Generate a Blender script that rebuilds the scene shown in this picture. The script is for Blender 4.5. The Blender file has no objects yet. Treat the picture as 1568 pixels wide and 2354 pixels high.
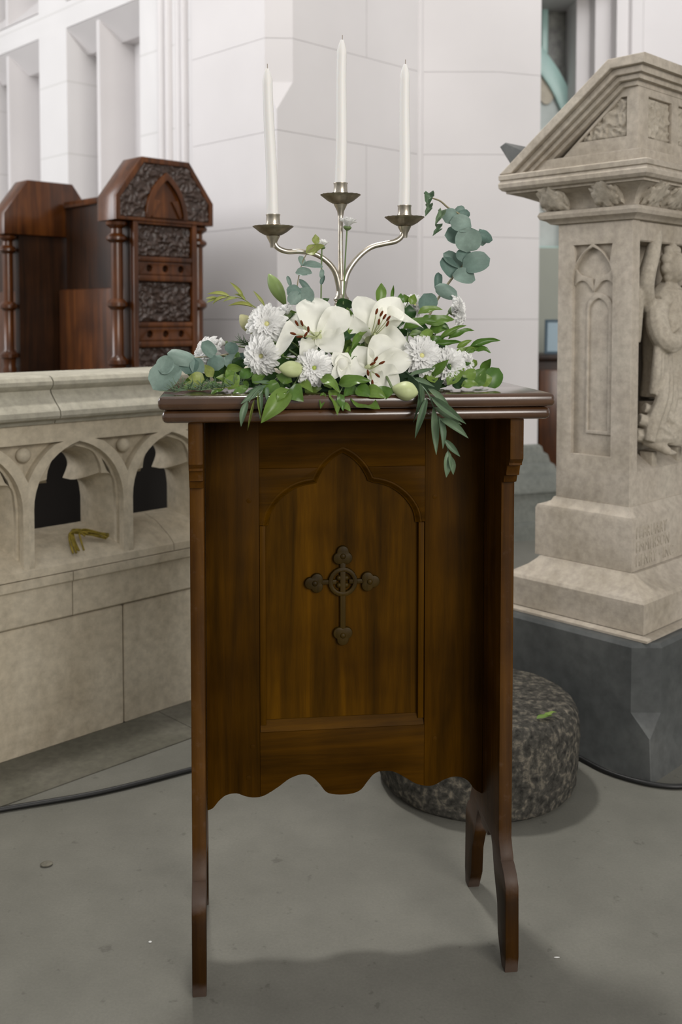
import bpy, bmesh, math, random
from math import sin, cos, pi, radians
from mathutils import Vector, Matrix, noise

scene = bpy.context.scene
COL = scene.collection

# ---------------------------------------------------------------- camera, world, lights, exposure
cam_d = bpy.data.cameras.new('camera')
cam = bpy.data.objects.new('camera', cam_d)
COL.objects.link(cam)
cam.location = (0, 0, 1.19)
cam.rotation_euler = (radians(90 - 2.73), 0, 0)
cam_d.sensor_fit = 'VERTICAL'
cam_d.sensor_height = 36
cam_d.sensor_width = 24
cam_d.lens = 35.0
cam_d.shift_y = -338.0 / 2354.0
cam_d.clip_start = 0.05
cam_d.dof.use_dof = True
cam_d.dof.focus_distance = 1.84
cam_d.dof.aperture_fstop = 4.5
scene.camera = cam

world = bpy.data.worlds.new('world')
scene.world = world
world.use_nodes = True
world.node_tree.nodes['Background'].inputs[0].default_value = (1.0, 0.988, 0.97, 1)
world.node_tree.nodes['Background'].inputs[1].default_value = 0.43

def area(name, loc, target, size, power, color, size_y=None, spread=180):
    d = bpy.data.lights.new(name, 'AREA')
    d.energy = power
    d.color = color
    d.size = size
    d.spread = radians(spread)
    if size_y:
        d.shape = 'RECTANGLE'
        d.size_y = size_y
    o = bpy.data.objects.new(name, d)
    COL.objects.link(o)
    o.location = loc
    o.rotation_euler = (Vector(target) - Vector(loc)).to_track_quat('-Z', 'Y').to_euler()
    return o
# hanging lamp above the chancel step, and daylight from the high windows of the nave on the right
area('chancel_lamp', (-0.45, 3.35, 4.7), (0.0, 1.7, 0), 0.30, 25, (1.0, 0.97, 0.92), None, 95)
area('nave_window_light', (3.4, -4.4, 3.2), (0.0, 3.0, 1.0), 3.6, 345, (1.0, 0.955, 0.90), 3.2)
area('chancel_window_light', (-5.4, 3.7, 3.2), (-0.4, 4.8, 1.9), 3.0, 165, (0.98, 0.98, 1.0), 2.4)
area('pier_fill_light', (-0.8, 0.2, 6.4), (0.2, 5.2, 2.9), 2.2, 34, (1.0, 0.975, 0.97), 2.2, 75)  # added fill that brightens the upper pier, no known window there
area('far_wall_fill_light', (2.3, 5.2, 4.8), (2.2, 7.7, 2.6), 1.6, 36, (0.98, 0.98, 1.0), 2.0)  # added fill for the far right wall and the window reveal

vs = scene.view_settings
vs.view_transform = 'Standard'
vs.look = 'None'
vs.exposure = 0.0
vs.gamma = 1.0
vs.use_curve_mapping = False

# ---------------------------------------------------------------- materials
def nodes(name):
    m = bpy.data.materials.new(name)
    m.use_nodes = True
    nt = m.node_tree
    return m, nt, nt.nodes['Principled BSDF']

def ramp(nt, fac, stops):
    r = nt.nodes.new('ShaderNodeValToRGB')
    el = r.color_ramp.elements
    while len(el) < len(stops):
        el.new(0.5)
    for e, (p, c) in zip(el, stops):
        e.position = p
        e.color = (*c, 1)
    nt.links.new(fac, r.inputs[0])
    return r.outputs[0]

def tex(nt, scale=(1, 1, 1), kind='Object'):
    tc = nt.nodes.new('ShaderNodeTexCoord')
    mp = nt.nodes.new('ShaderNodeMapping')
    mp.inputs['Scale'].default_value = scale
    nt.links.new(tc.outputs[kind], mp.inputs['Vector'])
    return mp.outputs[0]

def noise_t(nt, vec, scale, detail=6, rough=0.6, dist=0.0):
    n = nt.nodes.new('ShaderNodeTexNoise')
    n.inputs['Scale'].default_value = scale
    n.inputs['Detail'].default_value = detail
    n.inputs['Roughness'].default_value = rough
    n.inputs['Distortion'].default_value = dist
    nt.links.new(vec, n.inputs['Vector'])
    return n.outputs['Fac']

def mix(nt, fac, a, b, mode='MIX'):
    n = nt.nodes.new('ShaderNodeMix')
    n.data_type = 'RGBA'
    n.blend_type = mode
    for sock, val in ((n.inputs[0], fac), (n.inputs[6], a), (n.inputs[7], b)):
        if isinstance(val, (int, float)):
            sock.default_value = val
        elif isinstance(val, tuple):
            sock.default_value = (*val, 1)
        else:
            nt.links.new(val, sock)
    return n.outputs[2]

def bump(nt, bsdf, height, strength, dist=0.01):
    b = nt.nodes.new('ShaderNodeBump')
    b.inputs['Strength'].default_value = strength
    b.inputs['Distance'].default_value = dist
    nt.links.new(height, b.inputs['Height'])
    nt.links.new(b.outputs[0], bsdf.inputs['Normal'])

def mat_stone(name, c1, c2, c3, scale=3.0, rough=0.85, bmp=0.25):
    m, nt, b = nodes(name)
    v = tex(nt)
    n1 = noise_t(nt, v, scale, 5, 0.6, 0.3)
    n2 = noise_t(nt, v, scale * 14, 4, 0.65)
    c = ramp(nt, n1, [(0.3, c1), (0.52, c2), (0.72, c3)])
    g = ramp(nt, n2, [(0.3, (0.78, 0.78, 0.78)), (0.65, (1.06, 1.06, 1.06))])
    nt.links.new(mix(nt, 1.0, c, g, 'MULTIPLY'), b.inputs['Base Color'])
    b.inputs['Roughness'].default_value = rough
    b.inputs['Specular IOR Level'].default_value = 0.25
    bump(nt, b, n2, bmp, 0.004)
    return m

def mat_paint(name, c, var=0.05, joints=False):
    m, nt, b = nodes(name)
    v = tex(nt)
    n1 = noise_t(nt, v, 1.3, 4, 0.5)
    lo = tuple(x * (1 - var) for x in c)
    hi = tuple(min(1, x * (1 + var)) for x in c)
    col = ramp(nt, n1, [(0.3, lo), (0.7, hi)])
    if joints:
        sep = nt.nodes.new('ShaderNodeSeparateXYZ')
        nt.links.new(v, sep.inputs[0])
        md = nt.nodes.new('ShaderNodeMath')
        md.operation = 'PINGPONG'
        md.inputs[1].default_value = 0.22
        nt.links.new(sep.outputs['Z'], md.inputs[0])
        f = ramp(nt, md.outputs[0], [(0.0, (0.80, 0.80, 0.78)), (0.006, (1, 1, 1))])
        col = mix(nt, 1.0, col, f, 'MULTIPLY')
    nt.links.new(col, b.inputs['Base Color'])
    b.inputs['Roughness'].default_value = 0.55
    b.inputs['Specular IOR Level'].default_value = 0.3
    n2 = noise_t(nt, v, 22, 4, 0.6)
    bump(nt, b, n2, 0.06, 0.004)
    return m

def mat_wood(name, dark, mid, light, axis='Z', rough=0.38, grain=1.0, worn=0.0, coat=0.0, spec=0.35, feet=False):
    m, nt, b = nodes(name)
    sc = {'Z': (26, 26, 1.6), 'X': (1.6, 26, 26), 'Y': (26, 1.6, 26)}[axis]
    v = tex(nt, sc)
    v0 = tex(nt)
    n1 = noise_t(nt, v, 1.0, 5, 0.6, 0.6)
    n2 = noise_t(nt, v0, 5.0, 3, 0.5)
    n3 = noise_t(nt, v, 5.0, 5, 0.7)
    c = ramp(nt, n1, [(0.28, dark), (0.5, mid), (0.74, light)])
    blotch = ramp(nt, n2, [(0.32, (0.50, 0.48, 0.46)), (0.62, (1.12, 1.12, 1.12))])
    c = mix(nt, 0.85, c, blotch, 'MULTIPLY')
    fine = ramp(nt, n3, [(0.3, (0.72, 0.72, 0.72)), (0.6, (1.05, 1.05, 1.05))])
    c = mix(nt, 0.6 * grain, c, fine, 'MULTIPLY')
    if worn:
        n4 = noise_t(nt, v0, 40, 6, 0.75)
        w = ramp(nt, n4, [(0.56, (0, 0, 0)), (0.70, (1, 1, 1))])
        wf = nt.nodes.new('ShaderNodeMath')
        wf.operation = 'MULTIPLY'
        wf.inputs[1].default_value = worn
        nt.links.new(w, wf.inputs[0])
        c = mix(nt, wf.outputs[0], c, (0.20, 0.14, 0.11))
    if feet:
        sp = nt.nodes.new('ShaderNodeSeparateXYZ')
        nt.links.new(v0, sp.inputs[0])
        nz = nt.nodes.new('ShaderNodeMath')
        nz.operation = 'MULTIPLY_ADD'
        nz.inputs[1].default_value = 0.035
        nt.links.new(noise_t(nt, v0, 30, 4, 0.6), nz.inputs[0])
        nt.links.new(sp.outputs['Z'], nz.inputs[2])
        scuff = ramp(nt, nz.outputs[0], [(0.03, (0.5, 0.5, 0.5)), (0.045, (0.0, 0.0, 0.0)), (0.165, (0.0, 0.0, 0.0)), (0.185, (0.75, 0.75, 0.75)), (0.235, (0.35, 0.35, 0.35)), (0.262, (0.0, 0.0, 0.0))])
        dirt = ramp(nt, nz.outputs[0], [(0.150, (0.42, 0.42, 0.46)), (0.178, (1, 1, 1))])
        c = mix(nt, 1.0, c, dirt, 'MULTIPLY')
        c = mix(nt, scuff, c, (0.105, 0.080, 0.068))
    nt.links.new(c, b.inputs['Base Color'])
    b.inputs['Roughness'].default_value = rough
    b.inputs['Specular IOR Level'].default_value = spec
    b.inputs['Coat Weight'].default_value = coat
    b.inputs['Coat Roughness'].default_value = 0.15
    bump(nt, b, n3, 0.12, 0.002)
    return m

def mat_plain(name, c, rough=0.5, metal=0.0, spec=0.5, var=0.0, vscale=30, trans=0.0, sss=0.0, sheen=0.0):
    m, nt, b = nodes(name)
    b.inputs['Base Color'].default_value = (*c, 1)
    b.inputs['Roughness'].default_value = rough
    b.inputs['Metallic'].default_value = metal
    b.inputs['Specular IOR Level'].default_value = spec
    if sss:
        b.inputs['Subsurface Weight'].default_value = sss
        b.inputs['Subsurface Radius'].default_value = (0.012, 0.010, 0.008)
        b.inputs['Subsurface Scale'].default_value = 1.0
    if var:
        v = tex(nt)
        n = noise_t(nt, v, vscale, 5, 0.6)
        col = ramp(nt, n, [(0.3, tuple(x * (1 - var) for x in c)), (0.7, tuple(min(1, x * (1 + var)) for x in c))])
        nt.links.new(col, b.inputs['Base Color'])
    if trans:
        t = nt.nodes.new('ShaderNodeBsdfTranslucent')
        t.inputs[0].default_value = (*tuple(min(1, x * 1.15) for x in c), 1)
        mx = nt.nodes.new('ShaderNodeMixShader')
        mx.inputs[0].default_value = trans
        nt.links.new(b.outputs[0], mx.inputs[1])
        nt.links.new(t.outputs[0], mx.inputs[2])
        nt.links.new(mx.outputs[0], nt.nodes['Material Output'].inputs[0])
    return m

def mat_leaf(name, c1, c2, rough=0.4, trans=0.18):
    # colour varies from leaf to leaf (object random) and over the blade
    m, nt, b = nodes(name)
    oi = nt.nodes.new('ShaderNodeObjectInfo')
    v = tex(nt, (1, 1, 1), 'Object')
    n = noise_t(nt, v, 2.5, 3, 0.6)
    a = ramp(nt, oi.outputs['Random'], [(0.0, c1), (1.0, c2)])
    g = ramp(nt, n, [(0.3, (0.8, 0.8, 0.8)), (0.7, (1.15, 1.15, 1.15))])
    col = mix(nt, 1.0, a, g, 'MULTIPLY')
    nt.links.new(col, b.inputs['Base Color'])
    b.inputs['Roughness'].default_value = rough
    b.inputs['Specular IOR Level'].default_value = 0.4
    t = nt.nodes.new('ShaderNodeBsdfTranslucent')
    nt.links.new(col, t.inputs[0])
    mx = nt.nodes.new('ShaderNodeMixShader')
    mx.inputs[0].default_value = trans
    nt.links.new(b.outputs[0], mx.inputs[1])
    nt.links.new(t.outputs[0], mx.inputs[2])
    nt.links.new(mx.outputs[0], nt.nodes['Material Output'].inputs[0])
    return m

M = {}
M['rail'] = mat_stone('parapet_limestone', (0.42, 0.355, 0.255), (0.575, 0.505, 0.385), (0.66, 0.59, 0.465), 2.6)
M['coping'] = mat_stone('coping_limestone', (0.33, 0.31, 0.25), (0.42, 0.395, 0.32), (0.48, 0.455, 0.38), 3.0)
M['pulpit'] = mat_stone('pulpit_sandstone', (0.36, 0.315, 0.25), (0.45, 0.40, 0.335), (0.51, 0.465, 0.39), 3.2)
M['carving'] = mat_stone('carved_sandstone', (0.36, 0.315, 0.25), (0.44, 0.395, 0.325), (0.49, 0.445, 0.37), 6)
M['slate'] = mat_stone('slate_base', (0.055, 0.06, 0.06), (0.095, 0.10, 0.098), (0.14, 0.142, 0.136), 2.0, 0.55, 0.1)
M['drum'] = mat_stone('rough_granite', (0.022, 0.021, 0.018), (0.095, 0.089, 0.075), (0.32, 0.28, 0.215), 60, 0.9, 0.9)
M['pierbase'] = mat_stone('grey_pier_base', (0.13, 0.14, 0.125), (0.18, 0.19, 0.17), (0.23, 0.235, 0.21), 3, 0.6)
M['paint'] = mat_paint('white_painted_ashlar', (0.68, 0.655, 0.652))
M['paintj'] = mat_paint('white_painted_wall', (0.74, 0.725, 0.72), 0.04, True)
M['paintg'] = mat_paint('pale_green_plaster', (0.42, 0.44, 0.38), 0.06)
W_D, W_M, W_L = (0.026, 0.0115, 0.0002), (0.066, 0.0275, 0.0004), (0.110, 0.046, 0.0008)
M['woodv'] = mat_wood('stained_oak_vertical', W_D, W_M, W_L, 'Z', 0.5, 1.0, 0, 0, 0.05)
M['framev'] = mat_wood('stained_oak_stiles', (0.022, 0.0095, 0.0002), (0.050, 0.0205, 0.0004), (0.082, 0.033, 0.0007), 'Z', 0.5, 1.0, 0, 0, 0.05)
M['frameh'] = mat_wood('stained_oak_rails', (0.022, 0.0095, 0.0002), (0.054, 0.022, 0.0004), (0.088, 0.0355, 0.0007), 'X', 0.5, 1.0, 0, 0, 0.05)
M['woodh'] = mat_wood('stained_oak_horizontal', W_D, W_M, W_L, 'X', 0.5, 1.0, 0, 0, 0.05)
M['woodside'] = mat_wood('stained_oak_ends', (0.030, 0.011, 0.001), (0.072, 0.028, 0.0022), (0.11, 0.045, 0.004), 'Z', 0.45, 1.0, 0.10, 0, 0.12, True)
M['woodtop'] = mat_wood('polished_oak_top', (0.035, 0.015, 0.006), (0.072, 0.032, 0.013), (0.105, 0.05, 0.022), 'X', 0.22, 1.0, 0.10, 1.0)
M['cross'] = mat_wood('darkened_carved_oak', (0.016, 0.009, 0.001), (0.036, 0.021, 0.002), (0.056, 0.032, 0.004), 'Z', 0.5, 1.0, 0, 0, 0.15)
M['stall'] = mat_wood('polished_mahogany', (0.028, 0.008, 0.0015), (0.085, 0.025, 0.0045), (0.14, 0.044, 0.008), 'Z', 0.3, 0.8, 0.0, 0.3)
M['stalldark'] = mat_wood('dark_mahogany', (0.012, 0.005, 0.0015), (0.030, 0.0105, 0.003), (0.052, 0.018, 0.005), 'Z', 0.4, 0.8)
M['stallcarve'] = mat_plain('carved_dark_mahogany', (0.045, 0.027, 0.020), 0.42, 0, 0.5, 0.4, 40)
M['dark'] = mat_plain('shade_black_wood', (0.012, 0.009, 0.007), 0.8)  # near-black colour stands in for the shade behind the arcade
M['silver'] = mat_plain('tarnished_silver', (0.56, 0.51, 0.43), 0.30, 1.0, 0.5, 0.22, 60)
M['silverdark'] = mat_plain('tarnished_drip_pan', (0.30, 0.265, 0.20), 0.42, 1.0, 0.5, 0.35, 45)
M['wax'] = mat_plain('white_wax', (0.80, 0.79, 0.77), 0.45, 0, 0.4, 0, 30, 0, 0.35)
M['wick'] = mat_plain('wick', (0.30, 0.25, 0.20), 0.9)
M['lily'] = mat_plain('lily_petal', (0.90, 0.90, 0.82), 0.5, 0, 0.25, 0.04, 4, 0.25)
M['lilythroat'] = mat_plain('lily_filament', (0.62, 0.66, 0.40), 0.5, 0, 0.3, 0, 30, 0.2)
M['anther'] = mat_plain('rust_anther', (0.13, 0.035, 0.012), 0.85, 0, 0.1, 0.3, 300)
M['mum'] = mat_plain('chrysanthemum_petal', (0.94, 0.94, 0.92), 0.55, 0, 0.2, 0, 4, 0.38)
M['mumc'] = mat_plain('pale_yellow_floret', (0.66, 0.64, 0.30), 0.7, 0, 0.2, 0.2, 300)
M['mumg'] = mat_plain('green_floret', (0.36, 0.44, 0.09), 0.7, 0, 0.2, 0.3, 300)
M['bud'] = mat_plain('lily_bud', (0.52, 0.58, 0.30), 0.45, 0, 0.35, 0.10, 30, 0.1)
M['budcream'] = mat_plain('cream_lily_bud', (0.66, 0.64, 0.36), 0.45, 0, 0.35, 0.10, 30, 0.1)
M['budgreen'] = mat_plain('green_lily_bud', (0.27, 0.37, 0.13), 0.45, 0, 0.35, 0.12, 30, 0.1)
M['green'] = mat_leaf('glossy_green_leaf', (0.07, 0.16, 0.025), (0.19, 0.29, 0.055), 0.33)
M['deep'] = mat_leaf('deep_green_leaf', (0.02, 0.06, 0.016), (0.05, 0.115, 0.028), 0.4)
M['euca'] = mat_leaf('eucalyptus_leaf', (0.11, 0.185, 0.155), (0.23, 0.315, 0.27), 0.55)
M['willow'] = mat_leaf('willow_leaf', (0.11, 0.18, 0.105), (0.20, 0.28, 0.17), 0.45)
M['yell'] = mat_leaf('yellow_green_leaf', (0.22, 0.28, 0.07), (0.36, 0.38, 0.11), 0.45)
M['stem'] = mat_plain('green_stem', (0.13, 0.19, 0.07), 0.55)
M['twig'] = mat_plain('brown_twig', (0.27, 0.24, 0.15), 0.6)
M['foam'] = mat_plain('floral_foam', (0.02, 0.045, 0.018), 0.95)
M['rubber'] = mat_plain('black_cable', (0.006, 0.006, 0.006), 0.5)
M['cord'] = mat_plain('yellow_cord', (0.24, 0.18, 0.025), 0.7, 0, 0.3, 0.5, 60)
M['pebble'] = mat_plain('flat_pebble', (0.16, 0.15, 0.12), 0.85, 0, 0.2, 0.3, 90)
M['glassteal'] = mat_plain('teal_glass', (0.42, 0.62, 0.58), 0.3, 0, 0.5, 0.06, 3)
M['glassdark'] = mat_plain('dark_patterned_glass', (0.12, 0.12, 0.105), 0.35, 0, 0.5, 0.6, 14)
M['glasspale'] = mat_plain('pale_grisaille_glass', (0.42, 0.47, 0.45), 0.3, 0, 0.5, 0.12, 6)
M['glassbrown'] = mat_plain('ochre_glass', (0.40, 0.35, 0.26), 0.3, 0, 0.5, 0.2, 9)
M['blueframe'] = mat_plain('navy_frame', (0.02, 0.06, 0.09), 0.5)
M['bluescreen'] = mat_plain('pale_blue_card', (0.30, 0.40, 0.46), 0.5)

def mat_floor():
    m, nt, b = nodes('worn_concrete_floor')
    v = tex(nt)
    n1 = noise_t(nt, v, 0.9, 6, 0.6, 0.4)
    n2 = noise_t(nt, v, 7, 6, 0.65)
    n3 = noise_t(nt, tex(nt, (1, 1, 1)), 26, 3, 0.6)
    n4 = noise_t(nt, v, 180, 2, 0.6)
    c = ramp(nt, n1, [(0.3, (0.150, 0.148, 0.126)), (0.7, (0.205, 0.200, 0.173))])
    c = mix(nt, 0.6, c, ramp(nt, n2, [(0.3, (0.78, 0.78, 0.78)), (0.65, (1.08, 1.08, 1.08))]), 'MULTIPLY')
    spots = ramp(nt, n3, [(0.29, (0.62, 0.61, 0.60)), (0.35, (1, 1, 1))])
    c = mix(nt, 0.7, c, spots, 'MULTIPLY')
    c = mix(nt, 0.25, c, ramp(nt, n4, [(0.3, (0.7, 0.7, 0.7)), (0.7, (1.2, 1.2, 1.2))]), 'MULTIPLY')
    nt.links.new(c, b.inputs['Base Color'])
    b.inputs['Roughness'].default_value = 0.62
    b.inputs['Specular IOR Level'].default_value = 0.3
    bump(nt, b, n2, 0.08, 0.003)
    return m
M['floor'] = mat_floor()
M['slab'] = mat_stone('border_slab', (0.10, 0.095, 0.075), (0.135, 0.128, 0.10), (0.17, 0.16, 0.13), 3)

# ---------------------------------------------------------------- helpers
def tag(o, label, cat, group=None):
    o['label'] = label
    o['category'] = cat
    if group:
        o['group'] = group
    return o

def empty(name, loc=(0, 0, 0), rz=0.0):
    o = bpy.data.objects.new(name, None)
    COL.objects.link(o)
    o.location = loc
    o.rotation_euler = (0, 0, rz)
    o.empty_display_size = 0.05
    return o

def link(name, me, mat=None, parent=None):
    if mat is not None:
        me.materials.clear()
        me.materials.append(M[mat] if isinstance(mat, str) else mat)
    o = bpy.data.objects.new(name, me)
    COL.objects.link(o)
    if parent:
        o.parent = parent
    return o

def finish(bm, name, smooth=None):
    me = bpy.data.meshes.new(name)
    bmesh.ops.recalc_face_normals(bm, faces=bm.faces)
    bm.to_mesh(me)
    bm.free()
    if smooth is not None:
        for p in me.polygons:
            p.use_smooth = True
        me.set_sharp_from_angle(angle=radians(smooth))
    return me

def obj(name, bm, mat, parent=None, smooth=35):
    return link(name, finish(bm, name, smooth), mat, parent)

def bm_box(bm, x0, x1, y0, y1, z0, z1, bev=0.0, seg=2):
    b2 = bmesh.new()
    vs_ = [b2.verts.new(p) for p in ((x0, y0, z0), (x1, y0, z0), (x1, y1, z0), (x0, y1, z0), (x0, y0, z1), (x1, y0, z1), (x1, y1, z1), (x0, y1, z1))]
    for f in ((0, 3, 2, 1), (4, 5, 6, 7), (0, 1, 5, 4), (1, 2, 6, 5), (2, 3, 7, 6), (3, 0, 4, 7)):
        b2.faces.new([vs_[i] for i in f])
    if bev:
        bmesh.ops.bevel(b2, geom=list(b2.edges), offset=bev, segments=seg, profile=0.5, affect='EDGES')
    add_bm(bm, b2)

def add_bm(bm, b2, mtx=None):
    me = bpy.data.meshes.new('tmp')
    b2.to_mesh(me)
    b2.free()
    if mtx is not None:
        me.transform(mtx)
    bm.from_mesh(me)
    bpy.data.meshes.remove(me)

def box(name, x0, x1, y0, y1, z0, z1, mat, parent=None, bev=0.0, seg=2):
    bm = bmesh.new()
    bm_box(bm, x0, x1, y0, y1, z0, z1, bev, seg)
    return obj(name, bm, mat, parent)

def flat_mesh(outer, holes=(), depth=0.02, bevel=0.0):
    """2D outline (with holes) extruded; result in XY, z from 0 to depth"""
    cu = bpy.data.curves.new('c', 'CURVE')
    cu.dimensions = '2D'
    cu.fill_mode = 'BOTH'
    cu.extrude = max(depth / 2 - bevel, 0.0)
    cu.bevel_depth = bevel
    cu.bevel_resolution = 1
    cu.offset = -bevel
    for ring in (outer, *holes):
        ring = [p for i, p in enumerate(ring) if math.hypot(p[0] - ring[i - 1][0], p[1] - ring[i - 1][1]) > 2e-4]
        sp = cu.splines.new('POLY')
        sp.points.add(len(ring) - 1)
        for p, (x, y) in zip(sp.points, ring):
            p.co = (x, y, 0, 1)
        sp.use_cyclic_u = True
    o = bpy.data.objects.new('c', cu)
    me = bpy.data.meshes.new_from_object(o)
    bpy.data.objects.remove(o)
    bpy.data.curves.remove(cu)
    me.transform(Matrix.Translation((0, 0, depth / 2)))
    return me

def bm_flat(bm, fn, outer, holes=(), depth=0.02, bevel=0.0):
    me = flat_mesh(outer, holes, depth, bevel)
    for v in me.vertices:
        v.co = fn(*v.co)
    bm.from_mesh(me)
    bpy.data.meshes.remove(me)

def flat(name, fn, outer, holes, depth, bevel, mat, parent=None, smooth=35):
    """fn maps (u, v, w) of the outline plane to x, y, z; w runs from 0 to depth"""
    bm = bmesh.new()
    bm_flat(bm, fn, outer, holes, depth, bevel)
    bmesh.ops.remove_doubles(bm, verts=bm.verts, dist=1e-5)
    return obj(name, bm, mat, parent, smooth)

def bm_loft(bm, rings, cap=True):
    vr = [[bm.verts.new(p) for p in r] for r in rings]
    n = len(vr[0])
    for a, b in zip(vr, vr[1:]):
        for i in range(n):
            bm.faces.new((a[i], a[(i + 1) % n], b[(i + 1) % n], b[i]))
    if cap:
        bm.faces.new(vr[0][::-1])
        bm.faces.new(vr[-1])

def bm_lathe(bm, prof, seg=24, c=(0, 0, 0)):
    rings = []
    for r, z in prof:
        r = max(r, 1e-4)
        rings.append([(c[0] + r * cos(2 * pi * k / seg), c[1] + r * sin(2 * pi * k / seg), c[2] + z) for k in range(seg)])
    bm_loft(bm, rings)

def catmull(pts, n=6):
    P = [Vector(p) for p in pts]
    if len(P) < 3:
        return P
    out = []
    for i in range(len(P) - 1):
        p0, p1, p2, p3 = P[max(i - 1, 0)], P[i], P[i + 1], P[min(i + 2, len(P) - 1)]
        for k in range(n):
            t = k / n
            out.append(0.5 * ((2 * p1) + (p2 - p0) * t + (2 * p0 - 5 * p1 + 4 * p2 - p3) * t * t + (3 * p1 - p0 - 3 * p2 + p3) * t ** 3))
    out.append(P[-1])
    return out

def bm_tube(bm, pts, r, seg=8, n=5, flatten=None):
    """tube through points; r a number or a list of radii along the points"""
    path = catmull(pts, n)
    m = len(path)
    rad = []
    for i in range(m):
        if isinstance(r, (int, float)):
            rad.append(r)
        else:
            f = i / (m - 1) * (len(r) - 1)
            k = min(int(f), len(r) - 2)
            rad.append(r[k] + (r[k + 1] - r[k]) * (f - k))
    t0 = (path[1] - path[0]).normalized()
    up = Vector((0, 0, 1)) if abs(t0.z) < 0.9 else Vector((1, 0, 0))
    nrm = t0.cross(up).normalized()
    rings = []
    for i in range(m):
        t = (path[min(i + 1, m - 1)] - path[max(i - 1, 0)]).normalized()
        nrm = (nrm - t * nrm.dot(t)).normalized()
        bn = t.cross(nrm)
        rings.append([path[i] + (nrm * cos(2 * pi * k / seg) + bn * sin(2 * pi * k / seg)) * rad[i] for k in range(seg)])
    bm_loft(bm, rings)

def tube(name, pts, r, mat, parent=None, seg=8, n=5):
    bm = bmesh.new()
    bm_tube(bm, pts, r, seg, n)
    return obj(name, bm, mat, parent, 60)

def bm_ball(bm, c, r, sub=2, mtx=None):
    b2 = bmesh.new()
    bmesh.ops.create_icosphere(b2, subdivisions=sub, radius=1.0)
    rr = (r, r, r) if isinstance(r, (int, float)) else r
    add_bm(bm, b2, Matrix.Translation(c) @ (mtx or Matrix()) @ Matrix.Diagonal((*rr, 1)))

def arc(cx, cy, r, a0, a1, n=10):
    return [(cx + r * cos(radians(a0 + (a1 - a0) * k / n)), cy + r * sin(radians(a0 + (a1 - a0) * k / n))) for k in range(n + 1)]

def pointed(x0, x1, zs, za, n=9, z0=None):
    """closed outline of a two-centred pointed arch: springing at zs, apex za, foot z0"""
    w = (x1 - x0) / 2
    h = za - zs
    R = (w * w + h * h) / (2 * w)
    xm = (x0 + x1) / 2
    a1 = math.degrees(math.atan2(h, R - w))
    left = [(x0 + R - R * cos(radians(a1 * k / n)), zs + R * sin(radians(a1 * k / n))) for k in range(n + 1)]
    right = [(2 * xm - x, z) for x, z in left[:-1]][::-1]
    out = left + right
    if z0 is not None:
        out = [(x0, z0)] + out + [(x1, z0)]
    return out

def inside(p, poly):
    x, y = p
    c = False
    n = len(poly)
    for i in range(n):
        x1, y1 = poly[i]
        x2, y2 = poly[(i + 1) % n]
        if (y1 > y) != (y2 > y) and x < (x2 - x1) * (y - y1) / (y2 - y1) + x1:
            c = not c
    return c

def relief(name, fn, x0, x1, z0, z1, step, height, mat, parent, keep=None, seed=0.0, rosette=None, freq=28.0):
    """carved foliage: a height field over a panel; fn maps (u, v, w) to space, w is the height of the carving"""
    nx, nz = max(2, int((x1 - x0) / step)), max(2, int((z1 - z0) / step))
    bm = bmesh.new()
    grid = {}
    for i in range(nx + 1):
        for j in range(nz + 1):
            x, z = x0 + (x1 - x0) * i / nx, z0 + (z1 - z0) * j / nz
            q = Vector((x * freq + seed, z * freq - seed, seed))
            q2 = q + noise.noise_vector(q * 0.6) * 0.9
            h = 1.0 - min(1.0, abs(noise.noise(q2)) * 3.2)
            h = 0.55 * h + 0.45 * (0.5 + 0.5 * noise.noise(q2 * 2.3))
            if rosette:
                cx, cz, rr = rosette
                d = math.hypot(x - cx, z - cz) / rr
                if d < 1.0:
                    th = math.atan2(z - cz, x - cx)
                    p = (0.55 + 0.45 * cos(th * 6)) * sin(pi * min(1, d * 1.05))
                    h = h * d * d + (1 - d * d) * max(p, 1.0 if d < 0.2 else 0)
            edge = min(i, nx - i, j, nz - j)
            if edge == 0:
                h = 0
            grid[i, j] = ((x, z), bm.verts.new(fn(x, z, height * max(h, 0))))
    for i in range(nx):
        for j in range(nz):
            c = grid[i, j][0]
            if keep and not keep((c[0] + step / 2, c[1] + step / 2)):
                continue
            bm.faces.new([grid[i + a, j + b][1] for a, b in ((0, 0), (1, 0), (1, 1), (0, 1))])
    loose = [v for v in bm.verts if not v.link_faces]
    bmesh.ops.delete(bm, geom=loose, context='VERTS')
    return obj(name, bm, mat, parent, 80)

def offset_poly(poly, d):
    """open polyline or polygon offset to its right-hand side by d (mitred)"""
    out = []
    n = len(poly)
    for i in range(n):
        p = Vector(poly[i])
        a = Vector(poly[i - 1]) if i else None
        b = Vector(poly[i + 1]) if i < n - 1 else None
        ns = []
        if a is not None:
            t = (p - a).normalized()
            ns.append(Vector((t.y, -t.x)))
        if b is not None:
            t = (b - p).normalized()
            ns.append(Vector((t.y, -t.x)))
        if len(ns) == 1:
            out.append(tuple(p + ns[0] * d))
        else:
            m = (ns[0] + ns[1]).normalized()
            out.append(tuple(p + m * d / max(0.3, m.dot(ns[0]))))
    return out

def struct(o):
    o['kind'] = 'structure'
    return o

# ---------------------------------------------------------------- the setting
CH = radians(44.5)                       # the church's axes stand at 44.5 degrees to the table's front
E1 = Vector((cos(CH), sin(CH), 0))
E2 = Vector((-sin(CH), cos(CH), 0))

bm = bmesh.new()
bm_box(bm, -7, 8, -5, 12, -0.06, 0.0)
struct(obj('floor', bm, 'floor'))

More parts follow.
